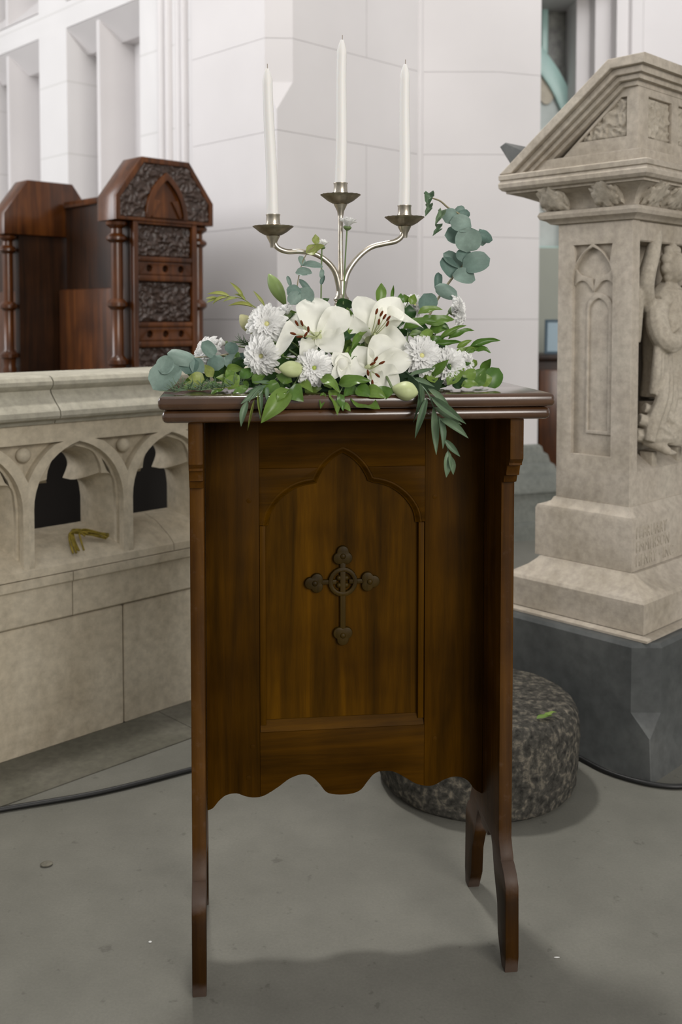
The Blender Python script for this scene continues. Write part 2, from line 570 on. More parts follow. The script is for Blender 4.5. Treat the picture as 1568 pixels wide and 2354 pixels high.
# left chancel wall, along E2 from the pier: tall recessed window bays with fins
AB = Vector((-0.299, 4.69, 0))
wl = struct(empty('wall_left', AB, CH))
def wl_map(u, v, w):                     # u along E2, v up, w into the wall (E1)
    return (w + 0.06, u, v)
holes = []
for k in range(4):
    t0 = 1.235 + 1.15 * k
    holes.append([(t0, 1.0), (t0 + 0.80, 1.0), (t0 + 0.80, 2.96), (t0, 2.96)])
    holes.append([(t0, 3.12), (t0 + 0.80, 3.12), (t0 + 0.80, 5.0), (t0, 5.0)])
flat('wall_face', wl_map, [(0.6, 0), (6.2, 0), (6.2, 5.6), (0.6, 5.6)], holes, 0.22, 0.006, 'paintj', wl)
flat('recess_back', lambda u, v, w: (w + 0.28, u, v), [(0.6, 0), (6.2, 0), (6.2, 5.6), (0.6, 5.6)], [], 0.05, 0, 'paint', wl)
for k in range(4):
    t0 = 1.235 + 1.15 * k
    for z0, z1 in ((1.0, 2.96), (3.12, 5.0)):
        bm = bmesh.new()                 # fin between the two lights, splayed
        bm_loft(bm, [[(0.075, t0 + 0.44, z), (0.075, t0 + 0.475, z), (0.28, t0 + 0.53, z), (0.28, t0 + 0.385, z)] for z in (z0, z1)])
        obj('mullion', bm, 'paint', wl)
        bm = bmesh.new()                 # sloping head
        bm_loft(bm, [[(0.06, t0 + a, z1 - 0.005), (0.28, t0 + a, z1 - 0.005), (0.28, t0 + a, z1 - 0.14), (0.20, t0 + a, z1 - 0.14)] for a in (0.0, 0.8)])
        obj('window_head', bm, 'paint', wl)
        bm = bmesh.new()                 # sloping sill
        bm_loft(bm, [[(0.06, t0 + a, z0 + 0.004), (0.28, t0 + a, z0 + 0.004), (0.28, t0 + a, z0 + 0.22)] for a in (0.0, 0.8)])
        obj('window_sill', bm, 'paint', wl)

# far end of the chancel, closing the view to the left
we = struct(empty('wall_back', AB + E2 * 6.2, CH))
box('wall_face', -7.0, 0.3, 0.0, 0.3, 0.0, 5.6, 'paintj', we)
# the big white pier
pier = struct(empty('wall_pier', AB))
def pw(x, y):
    p = E1 * x + E2 * y
    return (p.x, p.y)
A_end = pw(0.0, 0.66)
A_back = pw(0.09, 0.69)
B_end = (0.724, 0.710)
C_end = (1.144, 0.710)
D_end = (1.387, 0.798)
D_back = (1.30, 1.9)
A_far = pw(0.9, 0.95)
def course(z0, z1, cut, ch):
    g = 0.0009
    z0, z1 = z0 + g, z1 - g
    if ch == 0:
        c0 = c1 = (0.0, 0.0)
    def left_ring(z, c):
        a, b = c
        s = cut - 0.0016
        return [(*A_back, z), (*A_end, z), (*pw(0, max(a, 1e-4)), z), (*pw(max(b, 1e-4), 0), z), (*pw(s, 0), z), (*pw(s, 0.5), z), (*pw(0.3, 0.69), z)]
    full = (0.085, 0.10)
    if ch == 0:
        zs = [(z0, (0, 0)), (z1, (0, 0))]
    elif ch == 1:
        zs = [(z0, (0, 0)), (2.16, (0, 0)), (2.30, full), (z1, full)]
    else:
        zs = [(z0, full), (z1, full)]
    bm = bmesh.new()
    bm_loft(bm, [left_ring(z, c) for z, c in zs])
    obj('ashlar_stone', bm, 'paint', pier, 20)
    bm = bmesh.new()
    s = cut + 0.0016
    bm_loft(bm, [[(*pw(s, 0.5), z), (*pw(s, 0), z), (*B_end, z), (*C_end, z), (*D_end, z), (*D_back, z), (*pw(1.6, 0.9), z)] for z in (z0, z1)])
    obj('ashlar_stone', bm, 'paint', pier, 20)
zc = [0.0, 0.32, 0.74, 1.18, 1.623, 2.065, 2.504, 2.95, 3.39, 3.83, 4.27, 4.71, 5.15, 5.6]
for i, (z0, z1) in enumerate(zip(zc, zc[1:])):
    course(z0, z1, 0.42 if i % 2 else 0.60, 0 if z1 < 2.2 else (1 if z0 < 2.2 else 2))
bm = bmesh.new()
e = 0.006
bm_loft(bm, [[(*pw(0.12, 0.67), z), (*pw(e, 0.65), z), (*pw(e, 0.12), z), (*pw(0.11, 0.04), z), (*pw(0.12, e), z), (B_end[0] - 0.01, B_end[1] + e, z), (C_end[0], C_end[1] + e, z), (D_end[0] - e, D_end[1] + e, z), (1.28, 1.8, z), (*pw(1.0, 0.9), z)] for z in (0.01, 5.59)])
obj('core', bm, 'paint', pier)
# roll mouldings between the pier and the window wall, and at the angle of the front face
for k, (x, y, r_) in enumerate(((0.075, 0.73, 0.030), (0.055, 0.80, 0.022), (0.080, 0.87, 0.034), (0.055, 0.945, 0.022), (0.065, 1.02, 0.028))):
    bm = bmesh.new()
    bm_lathe(bm, [(r_, 0.0), (r_, 5.6)], 20, (*pw(x, y), 0))
    obj('roll_moulding', bm, 'paint', pier)
bm = bmesh.new()
bm_lathe(bm, [(0.022, 0.45), (0.022, 5.6)], 16, (B_end[0] - 0.004, B_end[1] + 0.008, 0))
obj('roll_moulding', bm, 'paint', pier)
# grey moulded base of the pier, on the B, C and D faces
outl = [pw(0.0, 0.66), (0.0, 0.0), B_end, C_end, D_end, (D_end[0] - 0.03, 1.8)]
bm = bmesh.new()
rings = []
for z, o_ in ((0.49, 0.004), (0.478, 0.022), (0.445, 0.03), (0.438, 0.05), (0.395, 0.062), (0.385, 0.082), (0.345, 0.10), (0.335, 0.135), (0.275, 0.165), (0.25, 0.165), (0.244, 0.135), (0.09, 0.14), (0.085, 0.18), (0.0, 0.18)):
    ring = offset_poly(outl, o_)
    rings.append([(x, y, z) for x, y in ring] + [(0.6, 1.5, z)])
bm_loft(bm, rings)
obj('moulded_base', bm, 'pierbase', pier, 30)

# far wall behind the pulpit, with a splayed window
wr = struct(empty('wall_right', (0, 0, 0)))
def prism(name, xy, z0, z1, mat, parent, smooth=25):
    bm = bmesh.new()
    bm_loft(bm, [[(x, y, z) for x, y in xy] for z in (z0, z1)])
    return obj(name, bm, mat, parent, smooth)
prism('wall_face', [(2.02, 7.40), (5.5, 7.40), (5.5, 8.3), (2.02, 8.3)], 0, 6, 'paint', wr)
prism('window_reveal', [(2.03, 7.41), (2.03, 8.3), (1.80, 8.3), (1.80, 7.72), (1.895, 7.70), (1.905, 7.57), (2.015, 7.55)], 0, 6, 'paint', wr)
prism('pilaster', [(2.12, 7.36), (2.20, 7.36), (2.22, 7.41), (2.10, 7.41)], 0, 6, 'paint', wr)
prism('pilaster', [(2.62, 7.34), (3.1, 7.34), (3.14, 7.41), (2.58, 7.41)], 0, 6, 'paint', wr)
box('window_lintel', 0.7, 2.02, 7.42, 8.3, 3.63, 6.0, 'paint', wr, 0.02)
box('wall_below_window', 0.7, 1.86, 7.9, 8.3, 0, 1.74, 'paintg', wr)
box('wall_far', -0.3, 0.72, 7.6, 8.3, 0, 6.0, 'paint', wr)
win = struct(empty('window_1', (1.36, 8.05, 1.74)))
def wmap(y0):
    return lambda u, v, w: (u, y0 - w, v)
H0 = 1.9                                 # window height above its sill
flat('pale_glass', wmap(0.02), pointed(-0.42, 0.46, 0.72, 1.60, 10, 0.0), [], 0.01, 0, 'glasspale', win)
flat('arch_border', wmap(0.0), pointed(-0.53, 0.57, 0.72, 1.78, 10, 0.0), [pointed(-0.42, 0.46, 0.72, 1.58, 10, 0.02)], 0.05, 0.004, 'glassteal', win)
for x0, x1 in ((-0.6, 0.235), (0.285, 0.60)):
    flat('dark_pane', wmap(0.035), [(x0, 1.0), (x1, 1.0), (x1, H0), (x0, H0)], [], 0.01, 0, 'glassdark', win)
box('mullion', 0.235, 0.285, -0.03, 0.02, 1.55, H0, 'glassteal', win, 0.004)
for (x, z, rx, rz, m) in ((0.28, 1.28, 0.07, 0.13, 'glassbrown'), (0.40, 0.86, 0.075, 0.15, 'glassbrown'), (0.29, 0.52, 0.08, 0.22, 'glassbrown'), (0.10, 0.95, 0.09, 0.16, 'glassbrown'), (-0.1, 0.6, 0.1, 0.2, 'glassbrown')):
    flat('figure_glass', wmap(0.0), [(x + rx * cos(a * pi / 8), z + rz * sin(a * pi / 8)) for a in range(16)], [], 0.012, 0, m, win)
box('glazing_backing', -0.66, 0.66, 0.04, 0.06, 0.0, H0, 'glassdark', win)

# furniture seen through the gap beside the pulpit
cab = tag(empty('wooden_cabinet', (1.62, 6.9, 0)), 'dark brown wooden cabinet far behind between white pier and stone pulpit', 'cabinet')
box('body', -0.34, 0.5, -0.22, 0.22, 0.0, 0.90, 'stalldark', cab, 0.008)
box('top', -0.36, 0.52, -0.25, 0.24, 0.90, 0.94, 'stalldark', cab, 0.008)
for x in (-0.29, 0.10):
    box('door', x, x + 0.34, -0.235, -0.222, 0.10, 0.84, 'stall', cab, 0.006)
brd = tag(empty('framed_board', (1.53, 6.86, 0.941)), 'small board with navy frame and pale blue face standing on the far cabinet', 'board')
def lean(u, v, w):
    return (u + 0.06 * v, 0.22 * v - w, v)
flat('frame', lean, [(-0.13, 0), (0.30, 0), (0.30, 0.235), (-0.13, 0.235)], [[(-0.112, 0.016), (0.282, 0.016), (0.282, 0.219), (-0.112, 0.219)]], 0.014, 0, 'blueframe', brd)
flat('face', lean, [(-0.115, 0.012), (0.285, 0.012), (0.285, 0.222), (-0.115, 0.222)], [], 0.008, 0, 'bluescreen', brd)

# ---------------------------------------------------------------- stone parapet with pierced arcade
par = tag(empty('stone_parapet', (-0.9093, 2.6012, 0), CH), 'low carved limestone chancel wall with pierced trefoil arches on the left', 'wall')
X0, X1 = -1.20, 1.02
def pm(y0):
    return lambda u, v, w: (u, y0 - w, v)          # outline plane facing the camera side, w towards it
# foot blocks
cuts = [X0, -0.62, 0.384, X1]
for a, b in zip(cuts, cuts[1:]):
    box('wall_block', a + 0.0016, b - 0.0016, 0.0, 0.24, 0.0, 0.3525, 'rail', par, 0.004, 1)
# string course with chamfered top
cuts = [X0, -0.45, 0.218, X1]
for a, b in zip(cuts, cuts[1:]):
    bm = bmesh.new()
    prof = [(0.0, 0.3555), (-0.004, 0.36), (-0.004, 0.452), (-0.010, 0.458), (-0.010, 0.482), (0.24, 0.4825), (0.24, 0.3555)]
    bm_loft(bm, [[(x, y, z) for y, z in prof] for x in (a + 0.0014, b - 0.0014)])
    obj('string_stone', bm, 'rail', par, 25)
# sloped sill
for a, b in zip([X0, -0.55, 0.56], [-0.55, 0.56, X1]):
    bm = bmesh.new()
    prof = [(-0.006, 0.4845), (-0.004, 0.505), (0.02, 0.525), (0.09, 0.562), (0.15, 0.576), (0.18, 0.576), (0.181, 0.50), (0.24, 0.4845)]
    bm_loft(bm, [[(x, y, z) for y, z in prof] for x in (a + 0.001, b - 0.001)])
    obj('sill_stone', bm, 'rail', par, 25)
# arcade: one stone for each bay, centred between the piers
BAY = 0.3115
for k in range(-4, 3):
    c = 0.0925 + BAY * (k + 0.5)
    a, b = c - BAY / 2, c + BAY / 2
    if b < X0 + 0.2 or a > X1 - 0.05:
        continue
    hw = BAY / 2
    st = empty('arcade_bay', (c, 0, 0))
    st.parent = par
    # outer order: ribs of the pointed arch and frieze, spandrels sunk
    arch = pointed(-hw + 0.016, hw - 0.016, 0.668, 0.845, 10, 0.50)
    ext = pointed(-hw - 0.014, hw + 0.014, 0.668, 0.870, 14)
    spl = [(-hw + 0.0005, 0.744)] + [(x, z) for x, z in ext if x < -0.040 and x > -hw + 0.004 and z < 0.846 and z > 0.744] + [(-0.048, 0.848), (-hw + 0.0005, 0.848)]
    spr = [(-x, z) for x, z in spl][::-1]
    outline = [(-hw + 0.0, 0.50), (-hw + 0.0, 0.90), (hw - 0.0, 0.90), (hw - 0.0, 0.50)]
    # cut the sunk spandrels and the arch out of the outline in one polygon each
    arch_in = [(x, z) for x, z in arch if z > 0.505]
    lft = [(-hw + 0.0, 0.50), (-hw + 0.0, 0.744)] + [q for q in spl[1:-1]] + [(-hw + 0.0, 0.848), (-hw + 0.0, 0.90)]
    rgt = [(-x, z) for x, z in lft][::-1]
    archpath = [(hw - 0.016, 0.50)] + arch_in[::-1] + [(-hw + 0.016, 0.50)]
    flat('arch_moulding', pm(0.030), lft + rgt + archpath, [], 0.030, 0.0, 'rail', st, 25)
    # second order: trefoil with cusps
    def tref(f):
        L = lambda p, q: p + (q - p) * f
        w, zl, zt, cx_, cz = L(0.134, 0.100), 0.655, L(0.736, 0.716), L(0.086, 0.042), L(0.742, 0.716)
        rt, zc_, za, ft = L(0.080, 0.058), L(0.772, 0.758), L(0.830, 0.812), L(0.515, 0.560)
        low = catmull([(-w, zl, 0), (-w + 0.12 * (w - cx_), zl + 0.72 * (zt - zl), 0), (-(w + cx_) / 2 - 0.1 * (w - cx_), zt, 0), (-cx_, cz, 0)], 4)
        top = catmull([(-cx_, cz, 0), (-rt, zc_, 0), (-rt * 0.70, zc_ + 0.64 * (za - zc_), 0), (0.0, za, 0)], 5)
        left = [(-w, ft)] + [(p.x, p.y) for p in low] + [(p.x, p.y) for p in top[1:]]
        return left + [(-x, z) for x, z in left[:-1]][::-1]
    rect = [(-hw, 0.49), (-hw, 0.895), (hw, 0.895), (hw, 0.49)]
    eyes = []
    for sg in (-1, 1):
        eyes.append([(sg * 0.119, 0.732), (sg * 0.104, 0.747), (sg * 0.086, 0.786), (sg * 0.097, 0.774), (sg * 0.112, 0.750)])
    flat('trefoil_cusping', pm(0.046), rect, [tref(0.0)] + eyes, 0.016, 0.0, 'rail', st, 30)
    bm = bmesh.new()
    bm_loft(bm, [[(x, y, z) for x, z in tref(f)] for y, f in ((0.044, 0.0), (0.052, 0.16), (0.068, 0.42), (0.09, 0.72), (0.11, 0.92), (0.13, 1.0), (0.165, 1.0))], False)
    obj('trefoil_reveal', bm, 'rail', st, 40)
    flat('rear_plate', pm(0.175), rect, [tref(1.0)], 0.01, 0.0, 'rail', st, 30)
for k in range(-3, 3):                       # round bosses in the sunk spandrels, over each pier
    x = 0.0925 + BAY * k
    bm = bmesh.new()
    bm_ball(bm, (x - 0.004, 0.018, 0.818), (0.021, 0.018, 0.021), 3)
    obj('spandrel_boss', bm, 'rail', par, 60)
# coping stones
prof = [(0.0, 0.9015), (-0.012, 0.9015), (-0.018, 0.910), (-0.030, 0.913), (-0.046, 0.918), (-0.052, 0.925), (-0.052, 0.938), (-0.045, 0.948), (-0.030, 0.962), (-0.012, 0.985), (-0.010, 0.993), (-0.022, 1.0), (-0.030, 1.008), (-0.031, 1.018), (-0.024, 1.028), (-0.012, 1.032), (0.21, 1.032), (0.235, 1.02), (0.25, 0.93), (0.24, 0.9015)]
for a, b, sk in ((X0, -0.52, 0), (-0.52, 0.158, 1), (0.158, X1 + 0.03, 2)):
    bm = bmesh.new()
    def jx(x, z, on):
        return x + (0.5 * (1.03 - z) * 0.22 - 0.006 if on else 0)   # the joint runs down at a slant
    bm_loft(bm, [[(jx(a, z, sk == 2) + 0.0018, y, z) for y, z in prof], [(jx(b, z, sk == 1) - 0.0018, y, z) for y, z in prof]])
    obj('coping_stone', bm, 'coping', par, 30)
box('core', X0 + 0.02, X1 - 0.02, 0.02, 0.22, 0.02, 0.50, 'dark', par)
# dark slab border along the foot of the parapet
slab = struct(empty('trim_1', (-0.9093, 2.6012, 0), CH))
for a, b in zip([-1.2, -0.35, 0.5], [-0.35, 0.5, 1.35]):
    box('border_slab', a + 0.001, b - 0.001, -0.225, -0.001, -0.002, 0.003, 'slab', slab)
rc = bmesh.new()
rcp = tag(empty('yellow_cord_bundle', (0, 0, 0)), 'frayed bundle of yellow cord lying on the sill of the pierced arch', 'cord')
sx = Vector((-0.9093, 2.6012, 0))
def parw(x, y, z):
    return sx + E1 * x + E2 * y + Vector((0, 0, z))
rcp.location = parw(0.25, 0.06, 0.56)
rnd = random.Random(3)
for k in range(13):
    j = lambda s: rnd.uniform(-s, s)
    y0 = 0.045 + (k % 5) * 0.005
    zz = lambda y: 0.525 + max(0, y - 0.02) * 0.52
    if k < 6:                                   # looped tuft at the left
        x0 = 0.226 + k * 0.006
        pts = [parw(x0 + j(0.004), y0 - 0.045, 0.530 + j(0.004)), parw(x0 + j(0.004), y0 - 0.025, 0.558 + j(0.004)), parw(x0 + 0.012 + j(0.004), y0, 0.580 + j(0.003)), parw(x0 + 0.035, y0 + j(0.004), 0.578 + j(0.003)), parw(x0 + 0.06 + j(0.01), y0 - 0.012, 0.568 + j(0.004))]
    else:                                       # strands fanning out to the right
        x0 = 0.245 + (k - 6) * 0.003
        pts = [parw(x0, y0, 0.578 + j(0.003)), parw(x0 + 0.035, y0 - 0.004, 0.572 + j(0.004)), parw(x0 + 0.07 + j(0.01), y0 - 0.012 + j(0.004), 0.562 + j(0.005)), parw(x0 + 0.095 + j(0.016), y0 - 0.022 + j(0.006), 0.552 + j(0.006))]
    tube('strand', [p - rcp.location for p in pts], 0.0030, 'cord', rcp, 6, 4)

# ---------------------------------------------------------------- choir stalls behind the parapet
SO = Vector((-0.896, 4.2, 0))
def sm(y0):
    return lambda u, v, w: (u, y0 - w, v)
XM = 0.197
def stall_end(off, label, carved):
    r0 = tag(empty('choir_stall_end', SO + E2 * off, CH), label, 'choir stall', 'choir stall ends')
    capo = [(-0.055, 1.60), (-0.055, 1.70), (0.075, 1.872), (0.319, 1.872), (0.449, 1.70), (0.449, 1.60)]
    inner = [(-0.032, 1.615), (-0.032, 1.692), (0.086, 1.848), (0.308, 1.848), (0.426, 1.692), (0.426, 1.615)]
    archo = pointed(0.088, 0.306, 1.615, 1.815, 10)
    archi = pointed(0.107, 0.287, 1.615, 1.788, 10)
    flat('cap_body', sm(0.15), capo, [], 0.138, 0.004, 'stall', r0)
    if carved:
        flat('cap_rim', sm(0.0125), capo, [inner], 0.0125, 0.003, 'stall', r0)
        relief('cap_carving', lambda u, v, w: (u, 0.012 - w, v), -0.034, 0.428, 1.613, 1.85, 0.0045, 0.016, 'stallcarve', r0,
               lambda p: inside(p, inner) and not inside(p, archo), 2.0, None, 34)
        flat('cap_arch', sm(0.012), archo, [archi], 0.020, 0.004, 'stall', r0)
        flat('arch_recess', sm(0.016), pointed(0.10, 0.294, 1.605, 1.80, 10), [], 0.006, 0, 'stall', r0)
        for sg in (-1, 1):                      # cusps inside the arch
            cs = [(XM + sg * 0.088, 1.63), (XM + sg * 0.066, 1.70), (XM + sg * 0.030, 1.692), (XM + sg * 0.052, 1.655), (XM + sg * 0.070, 1.62)]
            flat('arch_cusp', sm(0.010), cs if sg < 0 else cs[::-1], [], 0.010, 0.002, 'stall', r0)
    flat('panel_board', sm(0.085), [(0.032, 0.0), (0.032, 1.60), (0.362, 1.60), (0.362, 0.0)], [], 0.05, 0, 'stalldark', r0)
    if carved:
        ys = 0.035
        for x0_, x1_ in ((0.032, 0.057), (0.337, 0.362)):
            box('panel_stile', x0_, x1_, 0.005, ys, 0.0, 1.60, 'stall', r0, 0.004)
        zs = [(1.588, 1.60), (1.430, 1.452), (1.346, 1.372), (1.148, 1.170), (1.062, 1.088), (0.88, 0.90)]
        for z0, z1 in zs:
            box('panel_rail', 0.058, 0.336, 0.006, ys, z0, z1, 'stall', r0, 0.004)
        for (z0, z1, sd) in ((1.453, 1.587, 5.1), (1.171, 1.345, 9.3), (0.901, 1.061, 14.7)):
            relief('foliage_carving', lambda u, v, w: (u, 0.033 - w, v), 0.058, 0.336, z0, z1, 0.0045, 0.022, 'stallcarve', r0, None, sd,
                   (XM, (z0 + z1) / 2, 0.045), 36)
        for z0, z1 in ((1.373, 1.429), (1.089, 1.147)):
            zc_ = (z0 + z1) / 2
            hl = [[(x + 0.015 * cos(a * pi / 8), zc_ + 0.015 * sin(a * pi / 8)) for a in range(16)] for x in (0.115, XM, 0.279)]
            flat('pierced_band', sm(0.034), [(0.058, z0), (0.058, z1), (0.336, z1), (0.336, z0)], hl, 0.022, 0.003, 'stall', r0)
            for x in (0.115, XM, 0.279):
                bm = bmesh.new()
                bm_ball(bm, (x, 0.036, zc_), (0.011, 0.006, 0.011), 2)
                obj('band_boss', bm, 'stalldark', r0, 60)
    prof = [(0.0, 0.0), (0.030, 0.0), (0.030, 0.9), (0.036, 0.93), (0.030, 0.95), (0.034, 0.985), (0.043, 0.992), (0.043, 1.008), (0.034, 1.018), (0.0255, 1.03), (0.0255, 1.222), (0.034, 1.230), (0.043, 1.238), (0.043, 1.252), (0.034, 1.262), (0.0255, 1.27), (0.0255, 1.505), (0.034, 1.511), (0.044, 1.519), (0.044, 1.530), (0.034, 1.540), (0.025, 1.546), (0.024, 1.565), (0.032, 1.572), (0.044, 1.580), (0.046, 1.592), (0.036, 1.599), (0.0, 1.60)]
    for x in (-0.012, 0.406):
        bm = bmesh.new()
        bm_lathe(bm, prof, 20, (x, 0.065, 0))
        obj('turned_column', bm, 'stall', r0, 40)
    return r0
stall_end(0.0, 'carved mahogany choir stall end with pointed arch and foliage panels, nearest the white pier', True)
stall_end(1.0, 'plain dark choir stall end with octagonal cap at the left edge of the photo', False)
for off, lab in ((0.0, 'dark mahogany bench back between the two choir stall ends'), (1.0, 'dark mahogany bench back left of the plain stall end')):
    bb = tag(empty('stall_bench_back', SO + E2 * off, CH), lab, 'bench', 'choir stall benches')
    box('back_panel', 0.27, 0.30, 0.155, 0.995, 0.0, 1.74, 'stalldark', bb, 0.004)
    box('top_rail', 0.255, 0.315, 0.155, 0.995, 1.742, 1.775, 'stall', bb, 0.006)
    box('lower_panel', 0.225, 0.265, 0.155, 0.995, 0.0, 1.33, 'stall', bb, 0.006)
    box('seat', -0.02, 0.22, 0.16, 0.99, 0.40, 0.45, 'stalldark', bb, 0.006)
bd = tag(empty('stall_front_desk', SO + E2 * -0.62 + E1 * 0.0, CH), 'stall front coloured black for the shade behind the pierced arches', 'desk')
box('desk_panel', -1.9, 0.25, 0.02, 0.06, 0.0, 0.86, 'dark', bd)  # shade seen through the openings is put into the board's colour
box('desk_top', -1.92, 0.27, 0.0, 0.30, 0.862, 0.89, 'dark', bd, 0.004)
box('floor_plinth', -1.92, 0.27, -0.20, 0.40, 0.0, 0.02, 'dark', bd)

# ---------------------------------------------------------------- stone pulpit-lectern
PO = Vector((0.793, 2.72, 0))
pul = tag(empty('stone_lectern', PO, CH), 'carved sandstone lectern pedestal with angel niche on a dark slate base, right', 'lectern')
BW, DW = 0.52, 0.236
def rect_loft(name, levels, mat, smooth=30):
    """levels: (offset on the seen sides, offset at the far reading side, z)"""
    bm = bmesh.new()
    bm_loft(bm, [[(-o_, -o_, z), (BW + o_, -o_, z), (BW + o_, DW + k, z), (-o_, DW + k, z)] for o_, k, z in levels])
    return obj(name, bm, mat, pul, smooth)
# slate base with stop-chamfered corner
bm = bmesh.new()
rings = []
for z, c in ((0.0, 0.002), (0.11, 0.002), (0.165, 0.055), (0.335, 0.055), (0.345, 0.055)):
    o_ = 0.155 if z < 0.34 else 0.148
    o_ += 0.012 if z == 0.0 else 0
    rings.append([(-o_, -o_ + c, z), (-o_ + c, -o_, z), (BW + o_, -o_, z), (BW + o_, DW + o_, z), (-o_, DW + o_, z)])
bm_loft(bm, rings)
obj('slate_base', bm, 'slate', pul, 25)
rect_loft('plinth_lip', [(0.128, 0.128, 0.346), (0.128, 0.128, 0.352), (0.10, 0.10, 0.3565)], 'pulpit')
rect_loft('plinth', [(0.106, 0.106, 0.358), (0.106, 0.106, 0.438), (0.100, 0.100, 0.446), (0.085, 0.085, 0.452), (0.055, 0.055, 0.470), (0.036, 0.036, 0.488), (0.033, 0.033, 0.4925)], 'pulpit')
rect_loft('inscribed_die', [(0.022, 0.055, 0.4935), (0.022, 0.055, 0.632), (0.019, 0.05, 0.642), (0.012, 0.03, 0.648), (0.006, 0.012, 0.656), (0.003, 0.004, 0.668)], 'pulpit')
# shaft: left face with blind lancet, right face with a niche
def lf(x0):                                   # left-face plane: u along E2, v up, w outwards (-x)
    return lambda u, v, w: (x0 - w, u, v)
lanc = pointed(0.060, 0.188, 1.295, 1.388, 8, 0.80)
s1 = [(0.062, 1.395), (0.118, 1.395), (0.092, 1.373), (0.070, 1.345)]
s2 = [(0.248 - x, z) for x, z in s1][::-1]
flat('left_face', lf(0.022), [(0.0, 0.668), (0.0, 1.456), (DW, 1.456), (DW, 0.668)], [lanc, s1, s2], 0.022, 0.002, 'pulpit', pul)
# blind tracery: pair of sub-lights and a trefoil head
def tracery(name, out, hol, d, m='pulpit'):
    return flat(name, lf(0.022), out, hol, d, 0.002, m, pul)
tracery('blind_panel', [(0.0, 0.67), (0.0, 1.455), (DW, 1.455), (DW, 0.67)], [], 0.006)
cusp_l = [(0.060, 1.285)] + arc(0.085, 1.268, 0.026, 150, 30, 6) + [(0.124, 1.262), (0.124, 1.278), (0.118, 1.30)] + arc(0.100, 1.345, 0.038, 290, 180, 5)[1:] + [(0.061, 1.31)]
tracery('tracery_cusp', cusp_l, [], 0.013)
tracery('tracery_cusp', [(0.248 - x, z) for x, z in cusp_l][::-1], [], 0.013)
tracery('sub_light', pointed(0.064, 0.146, 1.215, 1.258, 6, 0.86), [pointed(0.076, 0.140, 1.205, 1.244, 6, 0.87)], 0.0125)
rect_core = bmesh.new()
bm_box(rect_core, 0.021, BW - 0.001, 0.085, DW - 0.001, 0.668, 1.456)
bm_box(rect_core, 0.021, 0.040, 0.0, 0.09, 0.668, 1.456, 0.0)
obj('shaft_core', rect_core, 'pulpit', pul)
box('corner_post', 0.0008, 0.040, -0.0005, 0.05, 0.668, 1.456, 'pulpit', pul, 0.004, 1)
box('corner_post', BW - 0.045, BW, -0.0005, 0.085, 0.668, 1.456, 'pulpit', pul, 0.004, 1)
bm = bmesh.new()
bm_loft(bm, [[(x, 0.0, 0.668), (x, 0.08, 0.668), (x, 0.08, 0.80), (x, 0.055, 0.795), (x, 0.004, 0.76)] for x in (0.041, BW - 0.046)])
obj('niche_sill', bm, 'pulpit', pul, 25)
box('niche_head', 0.041, BW - 0.046, 0.0, 0.085, 1.40, 1.456, 'pulpit', pul, 0.004, 1)
# necking, cove with leaf blocks, cornice
rect_loft('necking_band', [(0.004, 0.01, 1.4565), (0.010, 0.02, 1.458), (0.016, 0.03, 1.466), (0.030, 0.045, 1.472), (0.034, 0.050, 1.482), (0.030, 0.046, 1.492), (0.014, 0.022, 1.4965)], 'pulpit')
rect_loft('cove', [(0.010, 0.018, 1.497), (0.012, 0.026, 1.510), (0.020, 0.055, 1.525), (0.038, 0.095, 1.540), (0.060, 0.130, 1.550)], 'pulpit')
rect_loft('cornice', [(0.062, 0.130, 1.5505), (0.067, 0.136, 1.551), (0.067, 0.137, 1.557), (0.078, 0.144, 1.559), (0.086, 0.150, 1.567), (0.087, 0.151, 1.578), (0.081, 0.147, 1.588), (0.086, 0.150, 1.590), (0.087, 0.150, 1.602), (0.078, 0.145, 1.6065)], 'pulpit')
rnd = random.Random(11)
def leaf_block(cx, cy, ax):
    b2 = bmesh.new()
    bmesh.ops.create_icosphere(b2, subdivisions=4, radius=1.0)
    sd = rnd.uniform(0, 30)
    for v in b2.verts:
        q = v.co * 2.6 + Vector((sd, 0, 0))
        v.co *= 1 + 0.34 * (abs(noise.noise(q)) * 2 - 0.5) + 0.10 * noise.noise(q * 2.4)
        v.co = Vector([max(-1, min(1, c * 1.18)) for c in v.co])
    sc = Vector((0.030, 0.042, 0.036)) if ax == 'x' else Vector((0.042, 0.030, 0.036))
    bm = bmesh.new()
    sh = Matrix.Identity(4)
    if ax == 'x':
        sh[0][2] = -0.75                      # leans outwards towards the top with the cove
    else:
        sh[1][2] = -0.75
    add_bm(bm, b2, Matrix.Translation((cx, cy, 1.524)) @ sh @ Matrix.Diagonal((*sc, 1)))
    obj('leaf_block', bm, 'carving', pul, 70)
for y in (0.062, 0.232):
    leaf_block(-0.022, y, 'x')
for x in (0.055, 0.165, 0.275, 0.385, 0.48):
    leaf_block(x, -0.022, 'y')
# sloping desk with stepped coping over both faces
def strip(d0, d1, start):
    top = [(start, 1.878), (0.036, 1.878), (0.366, 1.626)]
    a = offset_poly(top, d0)
    b = offset_poly(top, d1)
    a[0] = (start, a[0][1])
    b[0] = (start, b[0][1])
    z0 = 1.6075
    def foot(l):
        p, q = Vector(l[-2]), Vector(l[-1])
        t = (z0 - p.y) / (q.y - p.y)
        l[-1] = tuple(p + (q - p) * t)
    foot(a)
    foot(b)
    return a + b[::-1]
for nm, d0, d1, ov in (('desk_coping', 0.0, 0.026, 0.080), ('desk_roll', 0.0262, 0.044, 0.066), ('desk_roll', 0.0442, 0.058, 0.054), ('desk_fillet', 0.0582, 0.072, 0.040)):
    bm = bmesh.new()
    bm_flat(bm, lambda u, v, w: (w - ov, u, v), strip(d0, d1, -ov + 0.010), [], BW + 2 * ov, 0.003)
    obj(nm, bm, 'pulpit', pul, 40)
